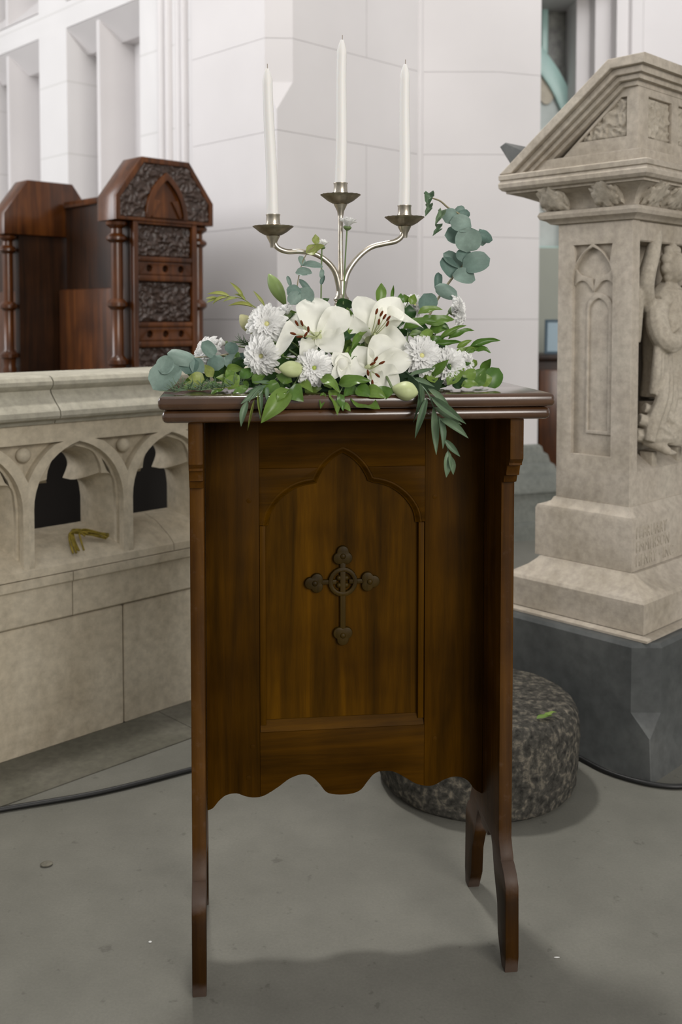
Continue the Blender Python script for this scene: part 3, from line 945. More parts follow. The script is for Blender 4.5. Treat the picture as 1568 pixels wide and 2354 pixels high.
ins = offset_poly([(-0.03, 1.878), (0.036, 1.878), (0.366, 1.626)], 0.071)
body = [(-0.028, 1.6075), (-0.028, ins[0][1]), ins[1], (0.245, 1.6075)]
tri = [(0.006, 1.678), (0.006, 1.783), (0.024, 1.783), (0.152, 1.678)]
flat('desk_cheek', lf(-0.018), [(x, z) for x, z in body], [tri], 0.012, 0.002, 'pulpit', pul)
bm = bmesh.new()
bm_flat(bm, lambda u, v, w: (w - 0.017, u, v), [(x + 0.0115 if i < 2 else x, z) for i, (x, z) in enumerate(body)], [], BW + 0.034, 0.0)
obj('desk_body', bm, 'pulpit', pul)
rect = [(0.025, 1.675), (0.025, 1.785), (0.155, 1.785), (0.155, 1.675)]
r2 = [(x + 0.17, z) for x, z in rect]
r3 = [(x + 0.34, z) for x, z in rect]
flat('desk_front', lambda u, v, w: (u, -0.0165 - w, v), [(-0.028, 1.6075), (-0.028, ins[0][1]), (BW + 0.028, ins[0][1]), (BW + 0.028, 1.6075)], [rect, r2, r3], 0.012, 0.002, 'pulpit', pul)
relief('foliage_panel', lambda u, v, w: (-0.0165 - w, u, v), 0.006, 0.152, 1.678, 1.783, 0.004, 0.014, 'carving', pul, lambda p: inside(p, tri), 4.0, None, 42)
for k in range(3):
    relief('foliage_panel', lambda u, v, w: (u, -0.016 - w, v), 0.026 + 0.17 * k, 0.154 + 0.17 * k, 1.676, 1.784, 0.004, 0.014, 'carving', pul, None, 7.0 + 3 * k, None, 38)
box('desk_plinth', -0.045, BW + 0.045, -0.045, 0.30, 1.6068, 1.640, 'pulpit', pul, 0.003, 1)
# book ledge on the reading slope
led = [(0.305, 1.668), (0.372, 1.700), (0.392, 1.690), (0.352, 1.634)]
bm = bmesh.new()
bm_flat(bm, lambda u, v, w: (w - 0.075, u, v), led, [], BW + 0.15, 0.003)
obj('book_ledge', bm, 'slate', pul, 30)
# inscription on the die
for row, (txt, z) in enumerate((('FEBRUARY', 0.594), ('EMMERSON', 0.556), ('HENRY · INC', 0.517))):
    fc = bpy.data.curves.new('txt', 'FONT')
    fc.body = txt
    fc.size = 0.046
    fc.extrude = 0.0012
    fc.space_character = 1.1
    to = bpy.data.objects.new('txt', fc)
    me = bpy.data.meshes.new_from_object(to)
    bpy.data.objects.remove(to)
    for v in me.vertices:
        v.co = (0.0 + v.co.x * 0.75, -0.0225 - v.co.z, z - 0.012 + v.co.y)
    link('inscription_line', me, 'carving', pul)

# angel figure in the niche, one continuous carving
bm = bmesh.new()
def tb(pts, r, seg=10):
    bm_tube(bm, pts, r, seg, 5)
# head, hair
bm_ball(bm, (0.235, 0.0, 1.335), (0.036, 0.040, 0.048), 3)
for a in range(9):
    th = radians(20 + a * 36)
    bm_ball(bm, (0.235 + 0.040 * cos(th), 0.006, 1.345 + 0.046 * sin(th)), 0.016, 2)
tb([(0.235, 0.012, 1.30), (0.235, 0.02, 1.26)], [0.022, 0.026])
# torso and shoulders
tb([(0.235, 0.020, 1.27), (0.235, 0.020, 1.18), (0.235, 0.024, 1.05), (0.235, 0.024, 0.96)], [0.050, 0.070, 0.062, 0.070], 14)
tb([(0.165, 0.012, 1.225), (0.235, 0.018, 1.255), (0.305, 0.012, 1.225)], [0.034, 0.044, 0.034])
# wings sweeping up to the band on both sides
for sg in (-1, 1):
    X = lambda d: 0.235 + sg * d
    tb([(X(0.075), 0.035, 1.20), (X(0.125), 0.020, 1.255), (X(0.140), 0.010, 1.30), (X(0.120), 0.004, 1.365), (X(0.085), 0.012, 1.42), (X(0.05), 0.03, 1.47)], [0.022, 0.026, 0.025, 0.022, 0.018, 0.012], 12)
    tb([(X(0.090), 0.040, 1.22), (X(0.150), 0.040, 1.26), (X(0.155), 0.036, 1.22), (X(0.135), 0.04, 1.12)], [0.02, 0.03, 0.026, 0.012], 12)
    # arm with wide sleeve bent across the body
    tb([(X(0.068), 0.012, 1.225), (X(0.102), -0.006, 1.17), (X(0.098), -0.026, 1.125), (X(0.050), -0.040, 1.125), (X(0.012), -0.044, 1.165)], [0.034, 0.033, 0.032, 0.024, 0.016], 12)
    tb([(X(0.112), -0.004, 1.18), (X(0.116), -0.022, 1.125), (X(0.080), -0.042, 1.10), (X(0.035), -0.046, 1.115)], [0.010, 0.012, 0.011, 0.008], 8)
    # hand
    bm_ball(bm, (X(0.010), -0.050, 1.178), (0.013, 0.010, 0.020), 2)
    for f in range(4):
        tb([(X(0.004 + f * 0.005), -0.056, 1.185), (X(0.003 + f * 0.004), -0.056, 1.205 - abs(f - 1.5) * 0.003)], 0.0035, 6)
    # hanging sleeve folds
    for i, d in enumerate((0.055, 0.078, 0.100, 0.118)):
        tb([(X(d * 0.95), -0.014, 1.12), (X(d), -0.012, 1.03), (X(d * 0.98), 0.0, 0.945 + 0.01 * i)], [0.012, 0.015, 0.011], 8)
    # skirt folds
    for i, d in enumerate((0.015, 0.045, 0.078, 0.108)):
        tb([(X(d * 0.55), -0.012, 1.06), (X(d * 0.9), -0.022, 0.97), (X(d * 1.15), -0.010, 0.90), (X(d * 1.3), -0.006, 0.842)], [0.012, 0.018, 0.022, 0.018], 8)
    tb([(X(0.125), 0.02, 0.935), (X(0.06), -0.022, 0.905), (X(0.02), -0.026, 0.865)], [0.016, 0.014, 0.012], 8)
    tb([(X(0.155), 0.02, 0.905), (X(0.105), -0.010, 0.885), (X(0.05), -0.026, 0.855)], [0.018, 0.018, 0.014], 8)
    tb([(X(0.155), 0.03, 0.86), (X(0.09), -0.008, 0.850), (X(0.03), -0.02, 0.845)], [0.020, 0.022, 0.018], 8)
    # foot with toes
    tb([(X(0.120), 0.02, 0.845), (X(0.090), -0.012, 0.825), (X(0.070), -0.030, 0.808)], [0.018, 0.016, 0.012], 10)
    for f in range(4):
        tb([(X(0.080 - f * 0.008), -0.026, 0.812), (X(0.072 - f * 0.009), -0.040, 0.802)], 0.0055, 6)
tb([(0.235, 0.03, 0.95), (0.235, 0.025, 0.88), (0.235, 0.03, 0.83)], [0.07, 0.08, 0.07], 12)
tmp = link('angel_tmp', finish(bm, 'angel_tmp'), 'carving')
rm = tmp.modifiers.new('r', 'REMESH')
rm.mode = 'VOXEL'
rm.voxel_size = 0.0032
smo = tmp.modifiers.new('s', 'SMOOTH')
smo.factor = 0.5
smo.iterations = 3
bpy.context.view_layer.update()
me = bpy.data.meshes.new_from_object(tmp.evaluated_get(bpy.context.evaluated_depsgraph_get()))
bpy.data.objects.remove(tmp)
for p in me.polygons:
    p.use_smooth = True
link('carved_angel', me, 'carving', pul)
box('angel_pedestal', 0.145, 0.175, 0.01, 0.05, 0.76, 0.806, 'carving', pul, 0.004)
box('angel_pedestal', 0.295, 0.325, 0.01, 0.05, 0.76, 0.806, 'carving', pul, 0.004)

# ---------------------------------------------------------------- rough stone drum, leaf, cable, pebble
drum = tag(empty('stone_drum', (0.352, 2.525, 0)), 'rough grey granite drum stone on the floor behind the wooden table', 'stone')
bm = bmesh.new()
bm_lathe(bm, [(0.0, 0.0), (0.235, 0.0), (0.248, 0.012), (0.256, 0.06), (0.256, 0.165), (0.251, 0.195), (0.240, 0.213), (0.222, 0.221), (0.12, 0.224), (0.0, 0.224)], 72)
bmesh.ops.subdivide_edges(bm, edges=[e_ for e_ in bm.edges if e_.calc_length() > 0.04], cuts=3, use_grid_fill=True)
for v in bm.verts:
    if v.co.z > 0.005:
        q = v.co * 14
        k = 0.006 * noise.noise(q) + 0.003 * noise.noise(q * 4)
        d = Vector((v.co.x, v.co.y, 0))
        if d.length > 0.2:
            v.co += d.normalized() * k
        else:
            v.co.z += k * 0.4
obj('drum_body', bm, 'drum', drum, 50)

tag(tube('power_cable', [(-0.9628, 2.2804, 0), (-0.8206, 2.342, 0), (-0.6301, 2.4158, 0), (-0.5035, 2.4849, 0), (-0.3921, 2.5554, 0), (-0.2181, 2.6594, 0), (-0.02, 2.80, 0), (0.3, 2.86, 0), (0.54, 2.78, 0), (0.632, 2.64, 0), (0.70, 2.535, 0), (0.80, 2.468, 0), (0.90, 2.475, 0), (1.05, 2.60, 0)], 0.0068, 'rubber', None, 8, 8), 'black power cable running along the floor from left edge to the lectern base', 'cable').location.z = 0.0072
bm = bmesh.new()
bm_ball(bm, (0, 0, 0.004), (0.0135, 0.010, 0.004), 3)
o = tag(obj('flat_pebble', bm, 'pebble', None, 60), 'small flat brown pebble lying on the open floor at lower left', 'pebble')
o.location = (-0.64, 2.1098, 0)
o.rotation_euler[2] = 0.3
bm = bmesh.new()
bm_ball(bm, (0, 0, 0.0015), (0.0035, 0.0025, 0.0015), 2)
o = tag(obj('petal_scrap', bm, 'mum', None, 60), 'tiny white petal scrap on the floor left of the table leg', 'petal')
o.location = (-0.3639, 1.8429, 0)
bm = bmesh.new()
bm_ball(bm, (0, 0, 0.001), (0.006, 0.0015, 0.001), 2)
o = tag(obj('petal_scrap', bm, 'mum', None, 60), 'tiny white petal scrap on the floor right of the table leg', 'petal')
o.location = (0.4014, 1.7978, 0)

# ---------------------------------------------------------------- the wooden table
TZ = radians(6.8)
TO = Vector((0.035, 1.694, 0))
TM = Matrix.Translation(TO) @ Matrix.Rotation(TZ, 4, 'Z')
def tw(p):
    return TM @ Vector(p)
tab = tag(empty('credence_table', TO, TZ), 'tall narrow dark oak table with carved cross and scalloped apron holding the flowers', 'table')
TD = 0.35
box('table_top', -0.343, 0.343, 0.0, TD, 1.0345, 1.058, 'woodtop', tab, 0.008, 3)
box('top_moulding', -0.337, 0.337, 0.006, TD - 0.006, 1.012, 1.0335, 'woodtop', tab, 0.009, 3)
half = [(0.022, 1.0115), (0.022, 0.940), (0.030, 0.932), (0.030, 0.928), (0.040, 0.926), (0.046, 0.912), (0.046, 0.908), (0.058, 0.905), (0.063, 0.893), (0.076, 0.890), (0.076, 0.225), (0.066, 0.203), (0.062, 0.196), (0.062, 0.191), (0.056, 0.189), (0.040, 0.176), (0.029, 0.158), (0.025, 0.03), (0.030, 0.0), (0.052, 0.0), (0.078, 0.045), (0.084, 0.10), (0.108, 0.150), (0.120, 0.188), (0.130, 0.204), (0.150, 0.200), (0.156, 0.190)]
cy = 0.178
side = half + [(2 * cy - y, z) for y, z in half][::-1]
for x0 in (-0.294, 0.268):
    flat('side_panel', lambda u, v, w: (x0 + w, u, v), side, [], 0.025, 0.002, 'woodside', tab)
YF = 0.192                                     # front face of the frame
FT = 0.022
pf = lambda u, v, w: (u, YF + FT - w, v)
xl, xr = -0.2685, 0.2675
ol, orr = -0.168, 0.151                        # opening between the stiles
scal = [(-0.2685, 0.252), (-0.258, 0.256), (-0.246, 0.270), (-0.232, 0.280), (-0.213, 0.282), (-0.195, 0.275), (-0.178, 0.272), (-0.160, 0.275), (-0.135, 0.289), (-0.112, 0.305), (-0.090, 0.312), (-0.072, 0.309), (-0.056, 0.294), (-0.042, 0.276), (-0.028, 0.270), (-0.005, 0.268), (0.014, 0.270), (0.028, 0.277), (0.040, 0.292), (0.052, 0.305), (0.066, 0.310), (0.090, 0.308), (0.112, 0.296), (0.134, 0.282), (0.155, 0.276), (0.172, 0.277), (0.190, 0.286), (0.208, 0.291), (0.226, 0.289), (0.240, 0.280), (0.252, 0.264), (0.2675, 0.254)]
from bisect import bisect
def smooth2(pts, n=4):
    return [(p.x, p.y) for p in catmull([(x, z, 0) for x, z in pts], n)]
sc_s = smooth2(scal)
def seg_between(a, b):
    return [(x, z) for x, z in sc_s if a < x < b]
def zat(x):
    for (x0, z0), (x1, z1) in zip(sc_s, sc_s[1:]):
        if x0 <= x <= x1:
            return z0 + (z1 - z0) * (x - x0) / max(1e-9, x1 - x0)
    return sc_s[-1][1]
g = 0.0001
flat('stile', pf, [(xl, 1.0115), (ol - g, 1.0115), (ol - g, zat(ol))] + seg_between(xl, ol)[::-1] + [(xl, zat(xl))], [], FT, 0.001, 'framev', tab)
flat('stile', pf, [(orr + g, 1.0115), (xr, 1.0115), (xr, zat(xr))] + seg_between(orr, xr)[::-1] + [(orr + g, zat(orr))], [], FT, 0.001, 'framev', tab)
flat('bottom_rail', pf, [(ol + g, 0.398), (orr - g, 0.398), (orr - g, zat(orr))] + seg_between(ol, orr)[::-1] + [(ol + g, zat(ol))], [], FT, 0.001, 'frameh', tab)
xc = (ol + orr) / 2
la = smooth2([(ol + 0.006, 0.797), (-0.156, 0.823), (-0.138, 0.850), (-0.112, 0.871), (-0.088, 0.881), (-0.067, 0.885)])
ua = smooth2([(-0.067, 0.885), (-0.0635, 0.893), (-0.052, 0.912), (-0.034, 0.930), (-0.018, 0.940), (xc, 0.944)])
archl = la + ua[1:]                            # left half of the opening's head
archr = [(2 * xc - x, z) for x, z in archl][::-1]
hd = archl + archr[1:]
SP = 0.905                                     # joint between upper board and the spandrel boards
up_notch = [(x, z) for x, z in hd if z > SP]
zc_l = [p for p in archl if p[1] <= SP]
def xat(poly, z):
    for (x0, z0), (x1, z1) in zip(poly, poly[1:]):
        if z0 <= z <= z1:
            return x0 + (x1 - x0) * (z - z0) / max(1e-9, z1 - z0)
xs = xat(archl, SP)
flat('upper_rail', pf, [(ol + g, SP + g), (ol + g, 1.0115), (orr - g, 1.0115), (orr - g, SP + g), (2 * xc - xs, SP + g)] + up_notch[::-1] + [(xs, SP + g)], [], FT, 0.001, 'frameh', tab)
spd = [(ol + g, SP - g), (ol + g, 0.797)] + zc_l + [(xs, SP - g)]
flat('spandrel', pf, spd, [], FT, 0.001, 'frameh', tab)
flat('spandrel', pf, [(2 * xc - x, z) for x, z in spd][::-1], [], FT, 0.001, 'frameh', tab)
# moulding round the opening: chamfered strips set inside the frame, then the field panel
def band(path, d0, d1):
    a = offset_poly(path, d0)
    b = offset_poly(path, d1)
    return a + b[::-1]
mp_ = lambda u, v, w: (u, YF + 0.0135 - w, v)
def moulded(name, path, mat):
    secs = [(-0.001, 0.0135), (-0.001, 0.0015), (0.003, 0.001), (0.008, 0.006), (0.0095, 0.0085), (0.0115, 0.0095), (0.0125, 0.0135)]
    cols = [offset_poly(path, d) for d, _ in secs]
    bm = bmesh.new()
    bm_loft(bm, [[(cols[k][i][0], YF + secs[k][1], cols[k][i][1]) for k in range(len(secs))] for i in range(len(path))])
    return obj(name, bm, mat, tab, 40)
hd2 = [p for i, p in enumerate(hd) if i == 0 or math.hypot(p[0] - hd[i - 1][0], p[1] - hd[i - 1][1]) > 0.0015]
im = max(range(len(hd2)), key=lambda i: hd2[i][1])
moulded('arch_moulding', hd2[:im + 1], 'woodh')
moulded('arch_moulding', hd2[im:], 'woodh')
flat('jamb_moulding', mp_, [(ol + g, 0.41), (ol + g, 0.796), (ol + 0.0125, 0.796), (ol + 0.0125, 0.41)], [], 0.0105, 0.003, 'woodv', tab)
flat('jamb_moulding', mp_, [(orr - 0.0125, 0.41), (orr - 0.0125, 0.796), (orr - g, 0.796), (orr - g, 0.41)], [], 0.0105, 0.003, 'woodv', tab)
bm = bmesh.new()
bm_loft(bm, [[(x, YF + 0.001, 0.3985), (x, YF + 0.003, 0.403), (x, YF + 0.012, 0.418), (x, YF + 0.018, 0.418), (x, YF + 0.018, 0.3985)] for x in (ol + 0.001, orr - 0.001)])
obj('sill_moulding', bm, 'woodh', tab, 25)
box('field_panel', ol - 0.01, orr + 0.01, YF + 0.0135, YF + 0.0215, 0.385, 0.97, 'woodv', tab)
# carved cross: ring, arms with leafy ends
cr = empty('carved_cross', (-0.008, YF + 0.0135, 0.683))
cr.parent = tab
cm = lambda u, v, w: (u, -w, v)
ci = lambda r_, n=20, cx_=0, cz_=0: [(cx_ + r_ * cos(2 * pi * k / n), cz_ + r_ * sin(2 * pi * k / n)) for k in range(n)]
flat('ring', cm, ci(0.0285), [ci(0.0195)], 0.010, 0.0025, 'cross', cr)
def trefl(cx_, cz_, ang):
    pts = []
    for k in range(36):
        th = 2 * pi * k / 36
        r_ = 0.0135 + 0.0065 * abs(cos(1.5 * th)) ** 1.0 * (1 if cos(1.5 * th) != 0 else 1)
        pts.append((cx_ + r_ * cos(th + ang), cz_ + r_ * sin(th + ang)))
    return pts
for nm, p0, p1, w_ in (('arm', (0.012, 0), (0.047, 0), 0.0045), ('arm', (-0.047, 0), (-0.012, 0), 0.0045)):
    flat(nm, cm, [(p0[0], -w_), (p1[0], -w_), (p1[0], w_), (p0[0], w_)], [], 0.008, 0.002, 'cross', cr)
flat('shaft', cm, [(-0.0055, -0.100), (0.0055, -0.100), (0.0055, 0.045), (-0.0055, 0.045)], [], 0.009, 0.0025, 'cross', cr)
for (x, z, a_) in ((0.052, -0.001, 0), (-0.054, -0.001, pi), (0.0, 0.050, pi / 2), (0.0, -0.104, -pi / 2)):
    flat('leaf_terminal', cm, trefl(x, z, a_), [], 0.010, 0.003, 'cross', cr)
    bm = bmesh.new()
    bm_ball(bm, (x, -0.009, z), (0.006, 0.004, 0.006), 2)
    obj('terminal_boss', bm, 'cross', cr, 60)
for k in range(4):
    th = pi / 4 + k * pi / 2
    bm = bmesh.new()
    bm_ball(bm, (0.010 * cos(th), -0.004, 0.010 * sin(th)), (0.0055, 0.005, 0.0055), 2)
    obj('centre_boss', bm, 'cross', cr, 60)
for x, z in ((-0.187, 0.845), (-0.182, 0.372), (-0.190, 0.312), (0.170, 0.845), (0.172, 0.37)):
    bm = bmesh.new()
    bm_lathe(bm, [(0.0, -0.0005), (0.0048, 0.0), (0.0048, 0.0012), (0.0, 0.0018)], 12)
    bmesh.ops.rotate(bm, verts=bm.verts, cent=(0, 0, 0), matrix=Matrix.Rotation(radians(90), 3, 'X'))
    bmesh.ops.translate(bm, verts=bm.verts, vec=(x, YF + 0.0006, z))
    obj('dowel_peg', bm, 'framev', tab, 40)

# ---------------------------------------------------------------- candelabra and candles (table coordinates: x right, y back, z up)
CY = 0.19
cand = tag(empty('candelabra', tw((-0.012, CY, 1.0585)), TZ), 'tarnished silver three-armed candelabra rising out of the flowers', 'candelabra')
def cl(p):
    return (p[0] + 0.012, p[1] - CY, p[2] - 1.0585)
bm = bmesh.new()
bm_lathe(bm, [(0.0, 0.0), (0.048, 0.0), (0.050, 0.004), (0.046, 0.010), (0.030, 0.018), (0.016, 0.032), (0.012, 0.06), (0.013, 0.10), (0.0165, 0.138), (0.0165, 0.150), (0.0125, 0.156)], 28)
obj('foot', bm, 'silver', cand, 50)
bm = bmesh.new()
bm_lathe(bm, [(0.0, 0.155), (0.0125, 0.155), (0.0135, 0.158), (0.0108, 0.1605), (0.0145, 0.164), (0.0145, 0.168), (0.0108, 0.172), (0.0095, 0.178), (0.0095, 0.200), (0.0, 0.205)], 24)
obj('knop', bm, 'silver', cand, 50)
def arm(name, pts, r):
    return tube(name, [cl(p) for p in pts], r, 'silver', cand, 12, 8)
arm('stem', [(-0.0118, 0.19, 1.2431), (-0.0134, 0.19, 1.2962), (-0.0134, 0.19, 1.3613), (-0.0134, 0.19, 1.3987)], [0.0062, 0.0048, 0.0046, 0.0052])
arm('arm', [(-0.0145, 0.188, 1.2406), (-0.0231, 0.185, 1.2731), (-0.0408, 0.18, 1.2954), (-0.0646, 0.178, 1.3089), (-0.0909, 0.175, 1.3125), (-0.1151, 0.175, 1.3123), (-0.1328, 0.175, 1.3194), (-0.1408, 0.175, 1.333)], [0.0068, 0.0058, 0.0052, 0.005, 0.005, 0.005, 0.005, 0.0055])
arm('arm', [(-0.0093, 0.19, 1.2407), (-0.0008, 0.192, 1.2735), (0.0188, 0.196, 1.3017), (0.0451, 0.2, 1.3226), (0.0727, 0.2, 1.3303), (0.092, 0.2, 1.3345), (0.1037, 0.2, 1.3429), (0.1087, 0.2, 1.3553)], [0.0068, 0.0058, 0.0052, 0.005, 0.005, 0.005, 0.005, 0.0055])
def socket(p):
    x, y, z = cl(p)                            # p: underside of the drip pan
    bm = bmesh.new()
    bm_lathe(bm, [(0.0, -0.020), (0.0055, -0.020), (0.0065, -0.012), (0.0105, -0.004), (0.0130, 0.001), (0.0105, 0.003)], 20, (x, y, z))
    obj('calyx', bm, 'silver', cand, 50)
    bm = bmesh.new()
    n = 64
    rings = []
    prof = [(0.008, 0.001, 0), (0.016, 0.003, 0), (0.025, 0.008, 0), (0.032, 0.0135, 0.3), (0.0375, 0.0175, 1), (0.0378, 0.0185, 1), (0.031, 0.0152, 0.3), (0.024, 0.0095, 0), (0.010, 0.004, 0)]
    for r_, h, s in prof:
        rings.append([(x + (r_ + s * 0.0011 * (abs(sin(10 * 2 * pi * k / n / 1.0)) - 0.5)) * cos(2 * pi * k / n), y + (r_ + s * 0.0011 * (abs(sin(10 * 2 * pi * k / n)) - 0.5)) * sin(2 * pi * k / n), z + h + s * 0.0007 * abs(sin(10 * 2 * pi * k / n))) for k in range(n)])
    bm_loft(bm, rings)
    obj('drip_pan', bm, 'silverdark', cand, 50)
    bm = bmesh.new()
    bm_lathe(bm, [(0.0, 0.004), (0.0125, 0.004), (0.0125, 0.016), (0.0132, 0.0165), (0.0132, 0.0185), (0.0126, 0.019), (0.0128, 0.0215), (0.0136, 0.022), (0.0136, 0.0245), (0.0128, 0.025), (0.0126, 0.038), (0.0134, 0.0395), (0.0134, 0.041), (0.0112, 0.041), (0.0112, 0.012), (0.0, 0.012)], 28, (x, y, z))
    obj('candle_cup', bm, 'silver', cand, 40)
socket((-0.0134, 0.19, 1.4011))
socket((-0.1408, 0.175, 1.3394))
socket((0.1103, 0.2, 1.3619))
def candle(base, top, label):
    b, t = tw(base), tw(top)
    o = tag(empty('taper_candle', b), label, 'candle', 'white taper candles')
    L = (t - b).length
    d = (t - b).normalized()
    pts, rad = [], []
    for k in range(15):
        f = k / 14
        pts.append(d * (L * f) + Vector((0.0010 * sin(f * 6), 0, 0)))
        rad.append((0.0110 - 0.0020 * f) * (1 if f < 0.94 else (0.86 if f < 0.99 else 0.35)))
    bm = bmesh.new()
    bm_tube(bm, pts, rad, 20, 2)
    obj('wax_body', bm, 'wax', o, 60)
    tube('wick', [d * (L - 0.001), d * (L + 0.004), d * (L + 0.009)], 0.0007, 'wick', o, 6, 2)
candle((-0.0142, 0.19, 1.4287), (-0.0101, 0.19, 1.7063), 'tallest white taper candle in the centre socket of the candelabra')
candle((-0.1415, 0.175, 1.3682), (-0.1502, 0.175, 1.6457), 'white taper candle in the left arm of the candelabra')
candle((0.1094, 0.2, 1.3899), (0.1111, 0.2, 1.6676), 'white taper candle in the right arm of the candelabra')

# ---------------------------------------------------------------- flowers and greenery
def blade(name, width_fn, bulge=0.1, cup=0.0, wave=0.0, nu=8, nv=4, recurve=0.0, fold=0.0, ripple=3):
    """unit leaf from (0,0,0) to (0,1,0), unit width, arched along z"""
    me = bpy.data.meshes.new(name)
    vs_, fs = [], []
    for i in range(nu + 1):
        t = i / nu
        w = max(width_fn(t), 0.012)
        for j in range(nv + 1):
            s = j / nv * 2 - 1
            x = s * w * 0.5
            z = bulge * sin(pi * t) - recurve * max(0, t - 0.55) ** 2 * 4 + cup * w * s * s * 0.5 + fold * abs(s) * w * 0.5
            z += wave * sin(t * ripple * pi * 2 + (1.3 if s > 0 else 0)) * abs(s) * w
            vs_.append((x, t, z))
    for i in range(nu):
        for j in range(nv):
            a = i * (nv + 1) + j
            fs.append((a, a + 1, a + nv + 2, a + nv + 1))
    me.from_pydata(vs_, [], fs)
    for p in me.polygons:
        p.use_smooth = True
    return me

f_ovate = lambda t: sin(pi * min(1, t ** 0.72)) ** 0.85 if 0 < t < 1 else 0
f_round = lambda t: math.sqrt(max(0, 1 - (2 * t - 1) ** 2)) ** 0.9
f_lance = lambda t: sin(pi * t ** 0.8) ** 0.9 if 0 < t < 1 else 0
f_petal = lambda t: (0.22 + 0.78 * sin(pi * min(1, (t ** 0.95) * 0.5 / 0.62)) if t < 0.62 else max(0, 1 - ((t - 0.62) / 0.38) ** 1.7) ** 0.72)
f_mum = lambda t: (0.45 + 0.55 * sin(pi * 0.5 * t / 0.72)) if t < 0.72 else math.sqrt(max(0, 1 - ((t - 0.72) / 0.30) ** 2))

LEAF = {
    'ovate': [blade('ovate_leaf', f_ovate, b, 0, w, 8, 4, 0.0, f, 1.5) for b, w, f in ((0.10, 0.05, 0.25), (0.18, 0.08, 0.18), (-0.08, 0.06, 0.3), (0.05, 0.10, 0.1))],
    'round': [blade('round_leaf', f_round, b, c, 0.03, 8, 6, 0.0, 0.0, 1) for b, c in ((0.06, 0.25), (0.14, 0.1), (-0.06, 0.35), (0.10, -0.25))],
    'lance': [blade('lance_leaf', f_lance, b, 0, 0, 8, 2, 0.0, f) for b, f in ((0.06, 0.3), (0.12, 0.4), (-0.07, 0.3))],
    'wilt': [blade('wilted_leaf', f_ovate, 0.2, 0.8, 0.35, 8, 4, 0.0, 0.2, 2)],
    'petal': [blade('lily_petal', f_petal, b, c, w, 14, 8, rc, 0.0, 2) for b, c, w, rc in ((0.12, 0.36, 0.06, 0.18), (0.18, 0.3, 0.09, 0.28), (0.08, 0.45, 0.07, 0.10))],
    'mum': [blade('ray_petal', f_mum, b, c, 0.0, 6, 2, rc) for b, c, rc in ((0.06, 0.45, 0.0), (0.10, 0.35, 0.06), (0.02, 0.5, -0.06))],
}
for k_, lst in LEAF.items():
    pass
MESHMAT = {}
def shaped(kind, i, mat):
    key = (kind, i % len(LEAF[kind]), mat)
    if key not in MESHMAT:
        me = LEAF[kind][key[1]].copy()
        me.materials.append(M[mat])
        MESHMAT[key] = me
    return MESHMAT[key]

def put_blade(name, kind, i, mat, base, tip, width, nrm, parent, zs=None):
    """world-space base and tip; parent is an unrotated Empty"""
    base, tip = Vector(base), Vector(tip)
    y = tip - base
    L = y.length
    y.normalize()
    n = Vector(nrm)
    z = (n - y * n.dot(y))
    if z.length < 1e-3:
        z = y.orthogonal()
    z.normalize()
    x = y.cross(z)
    o = bpy.data.objects.new(name, shaped(kind, i, mat))
    COL.objects.link(o)
    o.parent = parent
    zz = L if zs is None else zs
    mtx = Matrix(((x.x * width, y.x * L, z.x * zz, base.x - parent.location.x), (x.y * width, y.y * L, z.y * zz, base.y - parent.location.y), (x.z * width, y.z * L, z.z * zz, base.z - parent.location.z), (0, 0, 0, 1)))
    o.matrix_local = mtx
    return o

PXM = 0.00081                                   # metres for one photo pixel at the arrangement
ZT = 1.0585
RND = random.Random(5)
def tdir(d):
    return (TM.to_3x3() @ Vector(d)).normalized()

foam = tag(empty('floral_foam', tw((0.02, 0.105, ZT)), TZ), 'dark green floral foam block hidden under the flowers on the table top', 'floral foam')
bm = bmesh.new()
bm_box(bm, -0.13, 0.13, -0.026, 0.026, 0.003, 0.055, 0.010, 2)
obj('foam_block', bm, 'foam', foam)
bm = bmesh.new()
bm_loft(bm, [[(x, y, z) for x, y in ((-a, -b), (a, -b), (a, b), (-a, b))] for a, b, z in ((0.132, 0.028, 0.0), (0.14, 0.033, 0.02), (0.138, 0.031, 0.02), (0.131, 0.027, 0.002))])
obj('tray', bm, 'foam', foam)

def stem_to(parent, start, end=None, r=0.002, mat='stem', mid=None):
    """stem from a flower head down into the foam (world coordinates)"""
    s = Vector(start)
    e_ = Vector(end) if end is not None else tw((0.02 + max(-0.10, min(0.10, ((TM.inverted() @ s).x) * 0.5)), 0.11, ZT + 0.035))
    m_ = (s + e_) / 2 + Vector((0, 0, 0.008)) if mid is None else Vector(mid)
    return tube('stem', [s - parent.location, m_ - parent.location, e_ - parent.location], r, mat, parent, 6, 4)

